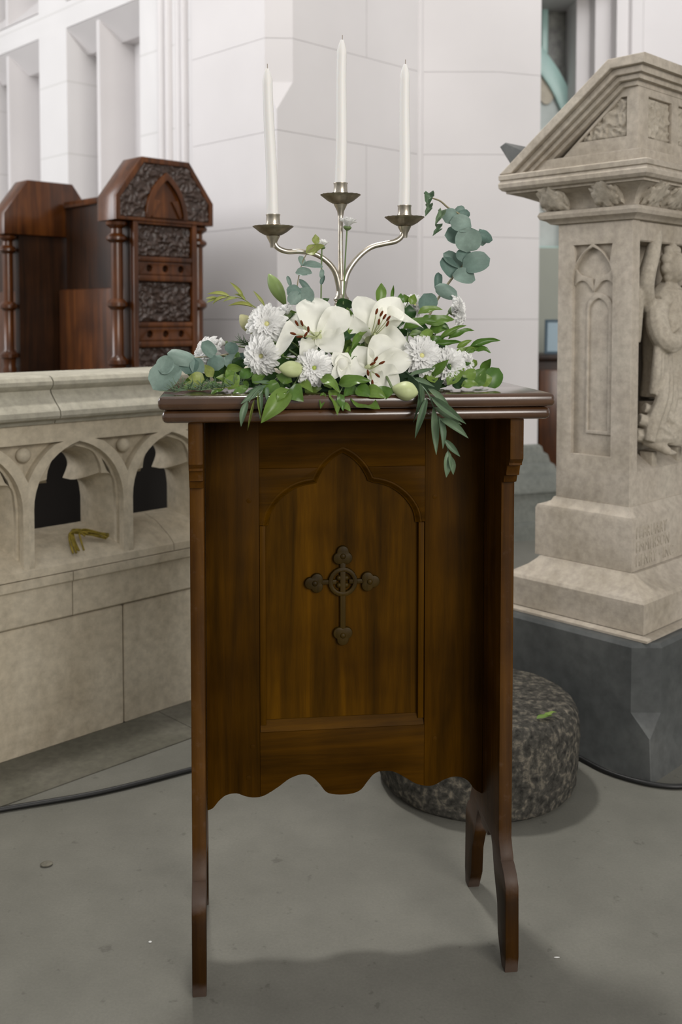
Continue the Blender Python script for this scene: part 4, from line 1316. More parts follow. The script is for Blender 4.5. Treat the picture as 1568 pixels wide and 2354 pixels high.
# --- lilies
def lily(label, throat, petals, anthers, stem_end=None):
    c = tw(throat)
    o = tag(empty('lily', c), label, 'flower', 'white lilies')
    for i, (tip, w, k, nrm) in enumerate(petals):
        t_ = tw(tip)
        put_blade('petal', 'petal', k, 'lily', c + (t_ - c).normalized() * 0.004 + tdir((0, 0.004, 0)) * 0.002 * i, t_, w, tdir(nrm), o)
    for i, (p, a) in enumerate(anthers):
        e_ = tw(p)
        f = tube('filament', [Vector((0, 0, 0)), (e_ - c) * 0.5 + tdir((0, -1, 0)) * 0.006, e_ - c], [0.0011, 0.0009, 0.0007], 'lilythroat', o, 6, 3)
        bm = bmesh.new()
        q = tdir((cos(radians(a)), -0.25, sin(radians(a)))).to_track_quat('Z', 'Y').to_matrix().to_4x4()
        bm_ball(bm, e_ - c, (0.0023, 0.0023, 0.0062), 2, q)
        obj('anther', bm, 'anther', o, 80)
    tube('pistil', [Vector((0, 0, 0)), tdir((0.1, -1, 0.25)) * 0.022, tdir((0.1, -1, 0.3)) * 0.040], [0.0016, 0.0012, 0.0022], 'lilythroat', o, 6, 3)
    bm = bmesh.new()
    bm_tube(bm, [tdir((0, 0.6, -0.3)) * 0.022, Vector((0, 0, 0)), tdir((0, -1, 0.1)) * 0.004], [0.006, 0.010, 0.008], 10, 3)
    obj('throat', bm, 'lilythroat', o, 80)
    stem_to(o, c + tdir((0, 0.6, -0.3)) * 0.02, stem_end, 0.003)
    return o
lily('open white lily with rust anthers facing left below the candelabra stem', (-0.0673, 0.1, 1.1548), [
    ((-0.0775, 0.125, 1.2293), 0.062, 0, (0, -1, 0.1)), ((-0.0994, 0.15, 1.2042), 0.039, 2, (-0.3, -1, 0)), ((-0.0084, 0.1, 1.2024), 0.053, 0, (0, -1, 0.2)),
    ((-0.026, 0.065, 1.1316), 0.057, 2, (0.1, -1, 0.5)), ((-0.1448, 0.05, 1.1326), 0.039, 1, (-0.1, -0.6, 1)), ((-0.0926, 0.06, 1.1077), 0.034, 1, (-0.2, -1, 0.3))],
    [((-0.1076, 0.04, 1.1801), 120), ((-0.0982, 0.045, 1.1801), 110), ((-0.0865, 0.05, 1.1695), 95), ((-0.1141, 0.035, 1.1622), 165), ((-0.1028, 0.035, 1.1569), 5), ((-0.0914, 0.045, 1.1605), 60)])
lily('open white lily with rust anthers behind, right of the candelabra stem', (0.0318, 0.12, 1.1487), [
    ((0.0139, 0.13, 1.2312), 0.057, 0, (0.2, -1, 0)), ((0.0524, 0.16, 1.2142), 0.043, 2, (0, -1, 0)), ((0.0879, 0.12, 1.2264), 0.058, 2, (-0.2, -1, 0)),
    ((0.1161, 0.09, 1.1883), 0.034, 1, (0.2, -0.5, 1)), ((0.0952, 0.08, 1.1385), 0.045, 0, (0.2, -1, 0.4)), ((-0.0026, 0.09, 1.186), 0.039, 1, (-0.5, -1, 0.2))],
    [((0.0352, 0.06, 1.2006), 75), ((0.0441, 0.062, 1.1968), 65), ((0.0384, 0.055, 1.1822), 85), ((0.0562, 0.06, 1.1884), 55), ((0.0539, 0.055, 1.1792), 70), ((0.0509, 0.07, 1.1914), 60)])
lily('open white lily lowest at the front above the green bud', (0.0229, 0.07, 1.0973), [
    ((0.0597, 0.085, 1.1603), 0.048, 0, (0, -1, 0.2)), ((0.0994, 0.06, 1.1159), 0.048, 2, (0.1, -1, 0.3)), ((0.07, 0.035, 1.0668), 0.050, 0, (0.1, -1, 0.2)),
    ((0.0385, 0.03, 1.0629), 0.029, 1, (0, -1, 0.2)), ((-0.015, 0.03, 1.0875), 0.040, 1, (-0.4, -1, 0.3)), ((0.0026, 0.07, 1.1391), 0.045, 2, (-0.2, -1, 0.1))],
    [((0.0284, 0.025, 1.1177), 55), ((0.0226, 0.022, 1.1103), 30), ((0.0391, 0.025, 1.1116), 25), ((0.014, 0.02, 1.0947), 100), ((0.0304, 0.018, 1.0902), 140), ((0.0209, 0.015, 1.0776), 95)])

# --- chrysanthemums
def mum(label, c, r_px, face, green=False, half=False, stem_end=None, n=(26, 24, 19, 14), name='chrysanthemum'):
    c = tw(c)
    R = r_px * PXM
    o = tag(empty(name, c), label, 'flower', 'white chrysanthemums')
    f = tdir(face)
    a = f.orthogonal().normalized()
    b = f.cross(a)
    layers = [(1.0, 0.05), (0.92, 0.30), (0.76, 0.62), (0.52, 1.0)] if not half else [(1.0, 0.85), (0.95, 1.15), (0.8, 1.45)]
    ph = RND.uniform(0, 6)
    for li, ((fr_, el), cnt) in enumerate(zip(layers, n)):
        for k in range(cnt):
            th = 2 * pi * (k + 0.5 * (li % 2)) / cnt + ph + RND.uniform(-0.10, 0.10)
            e_ = el + RND.uniform(-0.14, 0.14)
            d = (a * cos(th) + b * sin(th)) * cos(e_) + f * sin(e_)
            rr = R * fr_ * RND.uniform(0.90, 1.06)
            rad = (a * cos(th) + b * sin(th))
            base = c + rad * R * 0.10 - f * R * 0.12 + f * li * R * 0.05
            put_blade('petal', 'mum', k + li, 'mum', base, base + d * rr, R * (0.31 if not half else 0.42), f * cos(e_) - rad * sin(e_), o)
    if not half:
        bm = bmesh.new()
        bm_ball(bm, f * -R * 0.10, (R * 0.42, R * 0.42, R * 0.20), 2, f.to_track_quat('Z', 'Y').to_matrix().to_4x4())
        obj('gap_filler_ball', bm, 'mum', o, 80)  # white ball added to cover the dark gaps between petals
        bm = bmesh.new()
        for k in range(26):
            rr = R * 0.20 * math.sqrt(k / 26)
            th = k * 2.4
            p = (a * cos(th) + b * sin(th)) * rr + f * (R * 0.16 - rr * 0.35)
            bm_ball(bm, p, R * 0.055, 1)
        bm_ball(bm, f * R * 0.06, R * 0.16, 2)
        obj('disc_florets', bm, 'mumg' if green else 'mumc', o, 80)
    bm = bmesh.new()
    prof = [(0.0, -0.50), (0.10, -0.46), (0.26, -0.30), (0.34, -0.14), (0.30, -0.05), (0.0, -0.03)] if not half else [(0.0, -0.40), (0.14, -0.38), (0.34, -0.24), (0.40, -0.08), (0.30, 0.02), (0.0, 0.03)]
    q = f.to_track_quat('Z', 'Y').to_matrix().to_4x4()
    b2 = bmesh.new()
    bm_lathe(b2, [(x * R, z * R) for x, z in prof], 14)
    add_bm(bm, b2, q)
    obj('calyx', bm, 'stem', o, 60)
    stem_to(o, c - f * R * 0.4, stem_end, 0.0016)
    return o
mum('round white chrysanthemum, uppermost of the left pair beside the lily', (-0.156, 0.1, 1.1775), 43, (-0.12, -1, 0.25))
mum('white chrysanthemum tilted down, lower of the left pair beside the lily', (-0.1659, 0.07, 1.1229), 41, (-0.42, -0.9, -0.05))
mum('white chrysanthemum with green centre at the front below the left lily', (-0.0776, 0.04, 1.1025), 40, (0.02, -1, 0.12), True)
mum('white chrysanthemum touching the front lily on its right', (0.1181, 0.075, 1.1214), 43, (0.1, -1, 0.15))
mum('white chrysanthemum, second to the right of the front lily', (0.1698, 0.085, 1.1019), 41, (0.15, -1, 0.05))
mum('white chrysanthemum seen side-on beneath the tall eucalyptus branch', (0.211, 0.2, 1.2032), 39, (0.85, -0.35, 0.15))
mum('small white chrysanthemum at the far right of the flowers', (0.2106, 0.12, 1.1064), 27, (0.75, -0.6, 0.05))
mum('white chrysanthemum half hidden behind the left eucalyptus leaves', (-0.2617, 0.17, 1.1243), 40, (-0.62, -0.45, 0.3))
mum('white chrysanthemum mostly hidden behind the right eucalyptus leaf', (0.1419, 0.26, 1.2139), 28, (0.1, -0.9, 0.4))
mum('half-open white chrysanthemum above the left pair', (-0.1183, 0.13, 1.1962), 26, (-0.25, -0.6, 0.8), False, True, None, (11, 9, 6))
mum('white chrysanthemum bud on a tall stem beside the centre candle stem', (-0.0028, 0.17, 1.3596), 25, (0.1, -0.25, 1), False, True, tw((-0.0109, 0.17, 1.2142)), (10, 8, 5))
mum('small pale chrysanthemum bud at the left among eucalyptus leaves', (-0.2298, 0.19, 1.1413), 19, (-0.9, -0.3, 0.2), False, True, None, (8, 6, 4))
mum('small pale chrysanthemum bud on an upright stem under the left candle arm', (-0.0491, 0.17, 1.3222), 18, (0.3, -0.2, 1), False, True, tw((-0.0525, 0.17, 1.2141)), (8, 6, 4))

# --- lily buds
def bud(label, base, tip, w_px, mat, name='lily_bud'):
    b, t = tw(base), tw(tip)
    o = tag(empty(name, b), label, 'flower bud', 'lily buds')
    L = (t - b).length
    R = w_px * PXM / 2
    bm = bmesh.new()
    n, m_ = 24, 14
    rings = []
    for i in range(m_ + 1):
        f = i / m_
        rr = R * max(0.03, sin(pi * (f * 0.93 + 0.05)) ** 0.75) * (0.72 + 0.36 * f if f < 0.75 else 0.99)
        rings.append([((rr * (1 - 0.10 * abs(cos(1.5 * th)) ** 8)) * cos(th), rr * (1 - 0.10 * abs(cos(1.5 * th)) ** 8) * sin(th), L * f) for th in [2 * pi * k / n for k in range(n)]])
    b2 = bmesh.new()
    bm_loft(b2, rings)
    add_bm(bm, b2, (t - b).to_track_quat('Z', 'Y').to_matrix().to_4x4())
    obj('bud_body', bm, mat, o, 70)
    stem_to(o, b, None, 0.0024)
bud('closed pale green lily bud pointing left in front of the left lily', (-0.0908, 0.045, 1.0978), (-0.139, 0.02, 1.1039), 40, 'bud')
bud('closed pale green lily bud pointing right at the table edge', (0.0539, 0.004, 1.0684), (0.0955, -0.012, 1.061), 46, 'bud')
bud('cream lily bud pointing up-left of the chrysanthemum pair', (-0.1745, 0.15, 1.1597), (-0.203, 0.14, 1.1946), 36, 'budcream')
bud('tall green lily bud standing upright at the back left', (-0.1164, 0.21, 1.2146), (-0.147, 0.22, 1.2723), 36, 'budgreen')

# half-open bloom with curled petals between the lilies
c = tw((-0.0285, 0.05, 1.1047))
o = tag(empty('freesia_bloom', c), 'half-open cream bloom with curled petals between the two front lilies', 'flower')
for i, (tip, w, k) in enumerate(((((-0.0411, 0.04, 1.128)), 0.030, 1), (((-0.0198, 0.04, 1.1264)), 0.030, 1), (((-0.0466, 0.025, 1.0865)), 0.020, 1), (((-0.0171, 0.025, 1.0908)), 0.020, 1), (((-0.0321, 0.02, 1.0867)), 0.018, 0), (((-0.0324, 0.03, 1.1261)), 0.030, 2))):
    put_blade('petal', 'petal', k, 'lily', c + tdir((0, 0.3, 0)) * 0.004, tw(tip), w, tdir((0, -1, 0.2)), o)
bm = bmesh.new()
bm_ball(bm, tdir((0, -1, 0)) * 0.012 + Vector((0, 0, 0.004)), (0.011, 0.011, 0.013), 2)
obj('inner_petals', bm, 'lily', o, 80)
stem_to(o, c, None, 0.002)

# --- sprigs with leaves given one by one
def sprig(name, label, cat, stem, leaves, kind, mat, r=0.0016, smat='stem', nrm=(0, -0.85, 0.5), group=None, jit=0.35):
    pts = [tw(p) for p in stem]
    o = tag(empty(name, pts[0]), label, cat, group)
    tube('stem', [p - pts[0] for p in pts], [r, r * 0.85, r * 0.6], smat, o, 6, 5)
    for i, lf_ in enumerate(leaves):
        b, t, w = lf_[:3]
        kd = lf_[3] if len(lf_) > 3 else kind
        mt = lf_[4] if len(lf_) > 4 else mat
        nn = Vector(lf_[5] if len(lf_) > 5 else nrm) + Vector((RND.uniform(-jit, jit), RND.uniform(-jit, jit) * 0.6, RND.uniform(-jit, jit)))
        put_blade('leaf', kd, i, mt, tw(b), tw(t), w * PXM * (1.12 if kd == 'round' else 1.06), tdir(nn), o)
    return o
sprig('eucalyptus_branch', 'tall blue-green eucalyptus branch curving up on the right with drooping tip', 'foliage',
      [(0.1595, 0.21, 1.1899), (0.1764, 0.21, 1.2234), (0.2079, 0.21, 1.2687), (0.2266, 0.21, 1.2889), (0.2367, 0.21, 1.3199), (0.2382, 0.21, 1.3533), (0.2243, 0.21, 1.384), (0.1978, 0.21, 1.4003), (0.1815, 0.21, 1.4134), (0.1645, 0.21, 1.419)],
      [((0.2317, 0.2, 1.315), (0.2332, 0.19, 1.3631), 57), ((0.2408, 0.2, 1.3641), (0.1982, 0.2, 1.3728), 40), ((0.24, 0.21, 1.345), (0.1915, 0.215, 1.3483), 46),
       ((0.2571, 0.21, 1.3543), (0.2884, 0.22, 1.3403), 26), ((0.2614, 0.22, 1.362), (0.2712, 0.23, 1.3291), 22), ((0.2233, 0.2, 1.285), (0.2753, 0.19, 1.3031), 46),
       ((0.2283, 0.21, 1.2872), (0.1902, 0.22, 1.3143), 30), ((0.2359, 0.21, 1.3207), (0.2276, 0.2, 1.2934), 46), ((0.2113, 0.21, 1.2654), (0.1885, 0.22, 1.3059), 34),
       ((0.2038, 0.2, 1.2716), (0.2466, 0.19, 1.2614), 38), ((0.1747, 0.21, 1.2401), (0.1809, 0.22, 1.2774), 20), ((0.1699, 0.2, 1.2498), (0.2119, 0.19, 1.2298), 30),
       ((0.1591, 0.2, 1.1999), (0.1459, 0.19, 1.2354), 48), ((0.2175, 0.21, 1.3856), (0.1851, 0.21, 1.3819), 34), ((0.2192, 0.21, 1.384), (0.2397, 0.21, 1.3925), 22),
       ((0.2267, 0.22, 1.3901), (0.2181, 0.22, 1.405), 24), ((0.1842, 0.21, 1.3952), (0.1694, 0.2, 1.3675), 18, 'wilt', 'willow'), ((0.1741, 0.21, 1.3693), (0.1644, 0.2, 1.3451), 14, 'wilt', 'willow'),
       ((0.1594, 0.21, 1.428), (0.1548, 0.2, 1.402), 24, 'wilt', 'willow'), ((0.1569, 0.21, 1.4064), (0.1499, 0.2, 1.3821), 16, 'wilt', 'willow')],
      'round', 'euca', 0.0028, 'twig', (0.1, -0.95, 0.25), 'eucalyptus branches', 0.28)
sprig('eucalyptus_branch', 'blue-green eucalyptus branch hanging over the left edge of the table', 'foliage',
      [(-0.1886, 0.16, 1.1243), (-0.2221, 0.15, 1.1233), (-0.2512, 0.14, 1.1198), (-0.2868, 0.13, 1.1172), (-0.3158, 0.12, 1.1061), (-0.3422, 0.11, 1.0897)],
      [((-0.3146, 0.11, 1.1081), (-0.3562, 0.09, 1.0635), 58, 'round', 'euca', (-0.3, -1, 0.2)), ((-0.3427, 0.12, 1.0907), (-0.3664, 0.13, 1.0825), 34), ((-0.3202, 0.1, 1.1132), (-0.349, 0.1, 1.098), 40), ((-0.2804, 0.12, 1.1106), (-0.3327, 0.11, 1.1267), 36),
       ((-0.2873, 0.12, 1.1184), (-0.3002, 0.11, 1.0894), 40), ((-0.2857, 0.12, 1.1184), (-0.275, 0.11, 1.0862), 28), ((-0.2495, 0.13, 1.1194), (-0.2717, 0.12, 1.1464), 30), ((-0.2519, 0.13, 1.1218), (-0.2426, 0.12, 1.0948), 36),
       ((-0.223, 0.14, 1.1236), (-0.2119, 0.14, 1.1441), 30), ((-0.223, 0.14, 1.1236), (-0.2108, 0.12, 1.0961), 34), ((-0.2047, 0.15, 1.1248), (-0.1926, 0.13, 1.1018), 30)],
      'round', 'euca', 0.0018, 'twig', (0, -0.9, 0.4), 'eucalyptus branches', 0.3)
sprig('eucalyptus_branch', 'young eucalyptus sprig standing upright under the left candle arm', 'foliage',
      [(-0.0931, 0.15, 1.1819), (-0.0994, 0.15, 1.2337), (-0.0913, 0.15, 1.2823), (-0.08, 0.15, 1.3078), (-0.0672, 0.15, 1.3206)],
      [((-0.1017, 0.15, 1.2719), (-0.0714, 0.14, 1.2708), 20), ((-0.0881, 0.15, 1.2863), (-0.0514, 0.14, 1.282), 16), ((-0.0824, 0.15, 1.3086), (-0.049, 0.14, 1.3216), 30, 'ovate', 'yell'), ((-0.064, 0.15, 1.3238), (-0.0648, 0.15, 1.3429), 18, 'ovate', 'yell'),
       ((-0.0873, 0.15, 1.2839), (-0.0944, 0.15, 1.3029), 16), ((-0.0929, 0.14, 1.2422), (-0.1182, 0.13, 1.2316), 28), ((-0.0937, 0.14, 1.2438), (-0.0811, 0.12, 1.2119), 42), ((-0.0945, 0.15, 1.2608), (-0.0681, 0.15, 1.2338), 16), ((-0.1105, 0.15, 1.2472), (-0.1168, 0.15, 1.2663), 9),
       ((-0.0544, 0.15, 1.2618), (-0.052, 0.15, 1.2793), 10), ((-0.0544, 0.15, 1.2498), (-0.0488, 0.15, 1.2682), 9), ((-0.0992, 0.13, 1.2388), (-0.1126, 0.12, 1.2134), 26)],
      'round', 'euca', 0.0014, 'twig', (0, -0.9, 0.5), 'eucalyptus branches', 0.4)
sprig('willow_sprig', 'grey-green willow sprig drooping over the front right of the table edge', 'foliage',
      [(0.0854, 0.06, 1.0959), (0.1001, 0.035, 1.0818), (0.1137, -0.008, 1.0598), (0.1247, -0.014, 1.0303), (0.1357, -0.016, 1.0006), (0.1469, -0.018, 0.9633), (0.15, -0.018, 0.9371)],
      [((0.1154, 0, 1.0682), (0.1521, -0.02, 1.0313), 13), ((0.1179, -0.01, 1.0554), (0.1755, -0.03, 1.009), 17), ((0.124, -0.01, 1.0367), (0.168, -0.03, 1.0076), 14), ((0.1036, 0.01, 1.0758), (0.1019, -0.015, 1.0233), 10), ((0.1118, -0.01, 1.0532), (0.089, -0.02, 0.9846), 14),
       ((0.1207, -0.015, 1.0357), (0.126, -0.02, 0.9557), 16), ((0.1306, -0.015, 1.0222), (0.1362, -0.025, 0.9666), 14), ((0.1321, -0.015, 1.0177), (0.1795, -0.03, 0.9845), 16), ((0.1407, -0.018, 0.9821), (0.1653, -0.03, 0.9535), 13), ((0.1469, -0.018, 0.9633), (0.1436, -0.02, 0.9165), 17),
       ((0.1484, -0.018, 0.9558), (0.1557, -0.02, 0.9208), 13), ((0.0894, 0.04, 1.0892), (0.1354, 0.03, 1.1017), 9), ((0.0968, 0.03, 1.0837), (0.1297, 0.01, 1.0696), 10), ((0.1016, 0.015, 1.077), (0.0874, -0.012, 1.0105), 8)],
      'lance', 'willow', 0.0013, 'willow', (0, -1, 0.25), 'willow sprigs', 0.25)
sprig('willow_sprig', 'grey-green willow sprig drooping over the front left of the table edge', 'foliage',
      [(-0.1378, 0.07, 1.0845), (-0.1587, 0.03, 1.0751), (-0.1785, -0.004, 1.0658), (-0.1919, -0.012, 1.0483)],
      [((-0.1662, 0.01, 1.0728), (-0.2057, -0.012, 1.0455), 15), ((-0.1933, -0.01, 1.0503), (-0.2052, -0.018, 1.0082), 14), ((-0.1711, 0, 1.0684), (-0.174, -0.016, 1.02), 9), ((-0.1604, 0.01, 1.072), (-0.1614, -0.012, 1.0472), 9), ((-0.1824, -0.01, 1.0531), (-0.1944, -0.018, 1.0015), 5, 'lance', 'yell'),
       ((-0.1618, 0.01, 1.075), (-0.196, -0.006, 1.0646), 9), ((-0.1756, -0.004, 1.0643), (-0.1706, -0.02, 1.0175), 5, 'lance', 'yell'), ((-0.155, 0.03, 1.078), (-0.1853, 0.01, 1.0811), 8)],
      'lance', 'willow', 0.0012, 'willow', (0, -1, 0.3), 'willow sprigs', 0.25)
sprig('wheat_grass_sprig', 'slender yellow-green sprig reaching left above the table', 'foliage',
      [(-0.1644, 0.16, 1.2011), (-0.1803, 0.16, 1.2122), (-0.1977, 0.16, 1.2241), (-0.2199, 0.16, 1.2281), (-0.2397, 0.16, 1.2264), (-0.2626, 0.16, 1.2216)],
      [((-0.1961, 0.16, 1.2233), (-0.2213, 0.16, 1.2551), 9), ((-0.1787, 0.16, 1.2082), (-0.2248, 0.155, 1.2113), 8), ((-0.1575, 0.17, 1.2108), (-0.1783, 0.17, 1.2396), 8), ((-0.2199, 0.16, 1.2273), (-0.2625, 0.16, 1.2327), 9), ((-0.2239, 0.16, 1.2265), (-0.2531, 0.16, 1.2137), 8), ((-0.2397, 0.16, 1.2264), (-0.2642, 0.16, 1.2169), 7),
       ((-0.208, 0.16, 1.2249), (-0.2342, 0.155, 1.2184), 7), ((-0.1922, 0.16, 1.2202), (-0.2135, 0.16, 1.2329), 7), ((-0.2452, 0.16, 1.2264), (-0.2657, 0.16, 1.2248), 6)],
      'lance', 'yell', 0.0011, 'yell', (0, -0.8, 0.6), None, 0.2)
sprig('ivy_sprig', 'bright green leafy sprig hanging over the front edge left of centre', 'foliage',
      [(-0.0987, 0.08, 1.0882), (-0.1139, 0.03, 1.074), (-0.1273, -0.004, 1.0617)],
      [((-0.1234, 0.01, 1.0687), (-0.1718, -0.014, 1.0132), 40), ((-0.1212, 0.01, 1.0702), (-0.0999, -0.01, 1.0486), 36), ((-0.14, 0.03, 1.0779), (-0.1709, 0.005, 1.0614), 26), ((-0.1161, 0.03, 1.0792), (-0.1427, 0.05, 1.0903), 22), ((-0.1018, 0.04, 1.077), (-0.0819, 0.01, 1.0624), 22), ((-0.1304, 0.005, 1.0647), (-0.1452, -0.008, 1.0475), 18)],
      'ovate', 'green', 0.0014, 'stem', (0, -1, 0.35), 'leafy green sprigs', 0.3)
sprig('ivy_sprig', 'bright green leafy sprig at the front centre below the lowest lily', 'foliage',
      [(-0.0132, 0.08, 1.0877), (-0.0271, 0.03, 1.0733), (-0.0385, -0.002, 1.0607)],
      [((-0.0524, 0.02, 1.0659), (-0.0426, -0.012, 1.0246), 22), ((-0.0374, 0.02, 1.0748), (0.0171, 0, 1.0816), 26), ((-0.0183, 0.01, 1.0574), (0.0306, -0.01, 1.0347), 44), ((0.0247, 0.01, 1.057), (0.0578, 0, 1.0649), 30), ((-0.0338, 0, 1.0434), (-0.0198, -0.008, 1.0307), 15),
       ((-0.0665, 0.03, 1.0864), (-0.0367, 0, 1.0613), 24), ((-0.064, 0.01, 1.0623), (-0.071, -0.008, 1.0357), 13), ((-0.0382, 0, 1.0605), (-0.0327, -0.01, 1.0317), 16), ((-0.007, 0.01, 1.0707), (0.015, -0.004, 1.0552), 30), ((0.008, 0.01, 1.0669), (0.0417, -0.006, 1.0528), 28), ((-0.0095, 0.02, 1.0738), (-0.0308, 0, 1.0553), 22)],
      'ovate', 'green', 0.0014, 'stem', (0, -1, 0.4), 'leafy green sprigs', 0.35)
sprig('ivy_sprig', 'green leafy sprig filling the gap between the two upper lilies', 'foliage',
      [(-0.0002, 0.12, 1.0948), (0.0025, 0.11, 1.1348), (0.008, 0.11, 1.1623), (0.0014, 0.12, 1.1859)],
      [((0.0114, 0.1, 1.1601), (-0.007, 0.08, 1.1334), 16), ((-0.0265, 0.1, 1.1547), (0.0017, 0.11, 1.1757), 20), ((-0.0012, 0.1, 1.1562), (0.0281, 0.09, 1.1712), 20), ((0.0069, 0.09, 1.1439), (-0.0142, 0.06, 1.1072), 20), ((-0.0018, 0.12, 1.1804), (-0.0085, 0.13, 1.2089), 18), ((0.0025, 0.11, 1.1663), (-0.0292, 0.09, 1.1417), 20, 'ovate', 'deep'),
       ((-0.0063, 0.11, 1.1584), (-0.0082, 0.12, 1.1859), 20, 'ovate', 'deep'), ((-0.0012, 0.1, 1.1351), (-0.0195, 0.08, 1.1241), 18)],
      'ovate', 'green', 0.0014, 'stem', (0, -1, 0.3), 'leafy green sprigs', 0.35)
sprig('ivy_sprig', 'green leafy sprig rising behind the right-hand upper lily', 'foliage',
      [(0.0857, 0.2, 1.1401), (0.0983, 0.2, 1.1816), (0.115, 0.2, 1.2148), (0.1234, 0.2, 1.2314)],
      [((0.0579, 0.19, 1.217), (0.0661, 0.2, 1.256), 26), ((0.1114, 0.18, 1.1858), (0.1171, 0.18, 1.2145), 34, 'ovate', 'deep'), ((0.1215, 0.19, 1.2147), (0.1282, 0.19, 1.2345), 20), ((0.1006, 0.19, 1.2146), (0.104, 0.2, 1.2363), 18), ((0.1072, 0.18, 1.1981), (0.0904, 0.17, 1.1833), 26, 'ovate', 'deep'), ((0.1175, 0.2, 1.2189), (0.1091, 0.2, 1.2347), 16), ((0.0872, 0.21, 1.2232), (0.0914, 0.21, 1.2523), 8)],
      'ovate', 'green', 0.0014, 'stem', (0, -1, 0.3), 'leafy green sprigs', 0.4)
sprig('ivy_sprig', 'light green leafy sprig pointing right above the right chrysanthemums', 'foliage',
      [(0.1018, 0.15, 1.1413), (0.1368, 0.14, 1.1536), (0.1821, 0.14, 1.1559), (0.2069, 0.14, 1.1591)],
      [((0.0966, 0.14, 1.1682), (0.16, 0.13, 1.1819), 26), ((0.1429, 0.15, 1.1777), (0.1967, 0.15, 1.1858), 24), ((0.1062, 0.13, 1.1578), (0.1531, 0.12, 1.1539), 26), ((0.143, 0.13, 1.1417), (0.1929, 0.13, 1.1625), 14), ((0.1634, 0.13, 1.1481), (0.2151, 0.13, 1.1754), 13), ((0.1799, 0.13, 1.1496), (0.23, 0.13, 1.1657), 15), ((0.1531, 0.12, 1.1419), (0.2038, 0.12, 1.145), 14),
       ((0.1757, 0.13, 1.1537), (0.2255, 0.135, 1.1688), 11), ((0.1283, 0.16, 1.1964), (0.1764, 0.16, 1.2046), 20), ((0.1489, 0.12, 1.1659), (0.1186, 0.11, 1.1423), 22), ((0.1366, 0.16, 1.1858), (0.1715, 0.16, 1.1915), 18)],
      'ovate', 'green', 0.0014, 'stem', (0, -0.8, 0.6), 'leafy green sprigs', 0.25)
sprig('ivy_sprig', 'pointed green leaves reaching furthest right above the table', 'foliage',
      [(0.1718, 0.13, 1.1215), (0.1964, 0.13, 1.127), (0.2253, 0.13, 1.135)],
      [((0.2211, 0.13, 1.1358), (0.28, 0.13, 1.147), 16), ((0.2245, 0.13, 1.1309), (0.2591, 0.12, 1.1239), 20), ((0.1948, 0.13, 1.1238), (0.2285, 0.12, 1.1353), 16), ((0.2105, 0.12, 1.1241), (0.2443, 0.13, 1.1398), 14), ((0.1988, 0.14, 1.1332), (0.2278, 0.14, 1.1477), 13)],
      'ovate', 'green', 0.0013, 'stem', (0, -0.8, 0.6), 'leafy green sprigs', 0.25)
sprig('ivy_sprig', 'broad bright green leaves lying on the table at the right end of the flowers', 'foliage',
      [(0.1491, 0.1, 1.0751), (0.1872, 0.09, 1.073), (0.2358, 0.09, 1.0711)],
      [((0.1649, 0.07, 1.069), (0.1991, 0.08, 1.0988), 28), ((0.1984, 0.07, 1.0727), (0.2184, 0.08, 1.0971), 28), ((0.2105, 0.07, 1.0663), (0.237, 0.08, 1.0986), 38), ((0.2429, 0.08, 1.0638), (0.2657, 0.09, 1.0979), 40, 'round'), ((0.1367, 0.08, 1.0882), (0.1655, 0.06, 1.1155), 22), ((0.188, 0.06, 1.0672), (0.2198, 0.06, 1.07), 20), ((0.1426, 0.07, 1.0731), (0.1327, 0.08, 1.0961), 26), ((0.1745, 0.07, 1.0666), (0.1999, 0.06, 1.0811), 24, 'ovate', 'deep'), ((0.2251, 0.08, 1.0718), (0.2508, 0.08, 1.0811), 30)],
      'ovate', 'green', 0.0014, 'stem', (0, -1, 0.4), 'leafy green sprigs', 0.3)
sprig('ivy_sprig', 'bright green leafy sprig along the table top left of the chrysanthemums', 'foliage',
      [(-0.1586, 0.12, 1.0801), (-0.1979, 0.11, 1.0794), (-0.2365, 0.11, 1.0766), (-0.2674, 0.11, 1.0737)],
      [((-0.2287, 0.11, 1.0968), (-0.198, 0.1, 1.0986), 22), ((-0.2093, 0.12, 1.0945), (-0.2066, 0.13, 1.1286), 18), ((-0.2136, 0.09, 1.0807), (-0.2472, 0.09, 1.0841), 22), ((-0.2101, 0.07, 1.072), (-0.2288, 0.09, 1.0978), 26), ((-0.2253, 0.07, 1.0638), (-0.2061, 0.08, 1.089), 34), ((-0.2046, 0.08, 1.0828), (-0.1752, 0.09, 1.0959), 26), ((-0.2442, 0.09, 1.0748), (-0.273, 0.08, 1.0619), 18), ((-0.1914, 0.06, 1.0688), (-0.218, 0.05, 1.0584), 20),
       ((-0.1835, 0.07, 1.0756), (-0.1607, 0.07, 1.0892), 24), ((-0.2671, 0.1, 1.0805), (-0.2961, 0.1, 1.0838), 26, 'ovate', 'yell'), ((-0.2731, 0.09, 1.072), (-0.3019, 0.09, 1.0737), 16, 'ovate', 'yell'), ((-0.2519, 0.11, 1.0845), (-0.2673, 0.12, 1.1058), 22, 'ovate', 'yell'), ((-0.282, 0.08, 1.0697), (-0.3091, 0.08, 1.0607), 14), ((-0.2351, 0.08, 1.0693), (-0.2561, 0.06, 1.0557), 20)],
      'ovate', 'green', 0.0014, 'stem', (0, -1, 0.5), 'leafy green sprigs', 0.35)

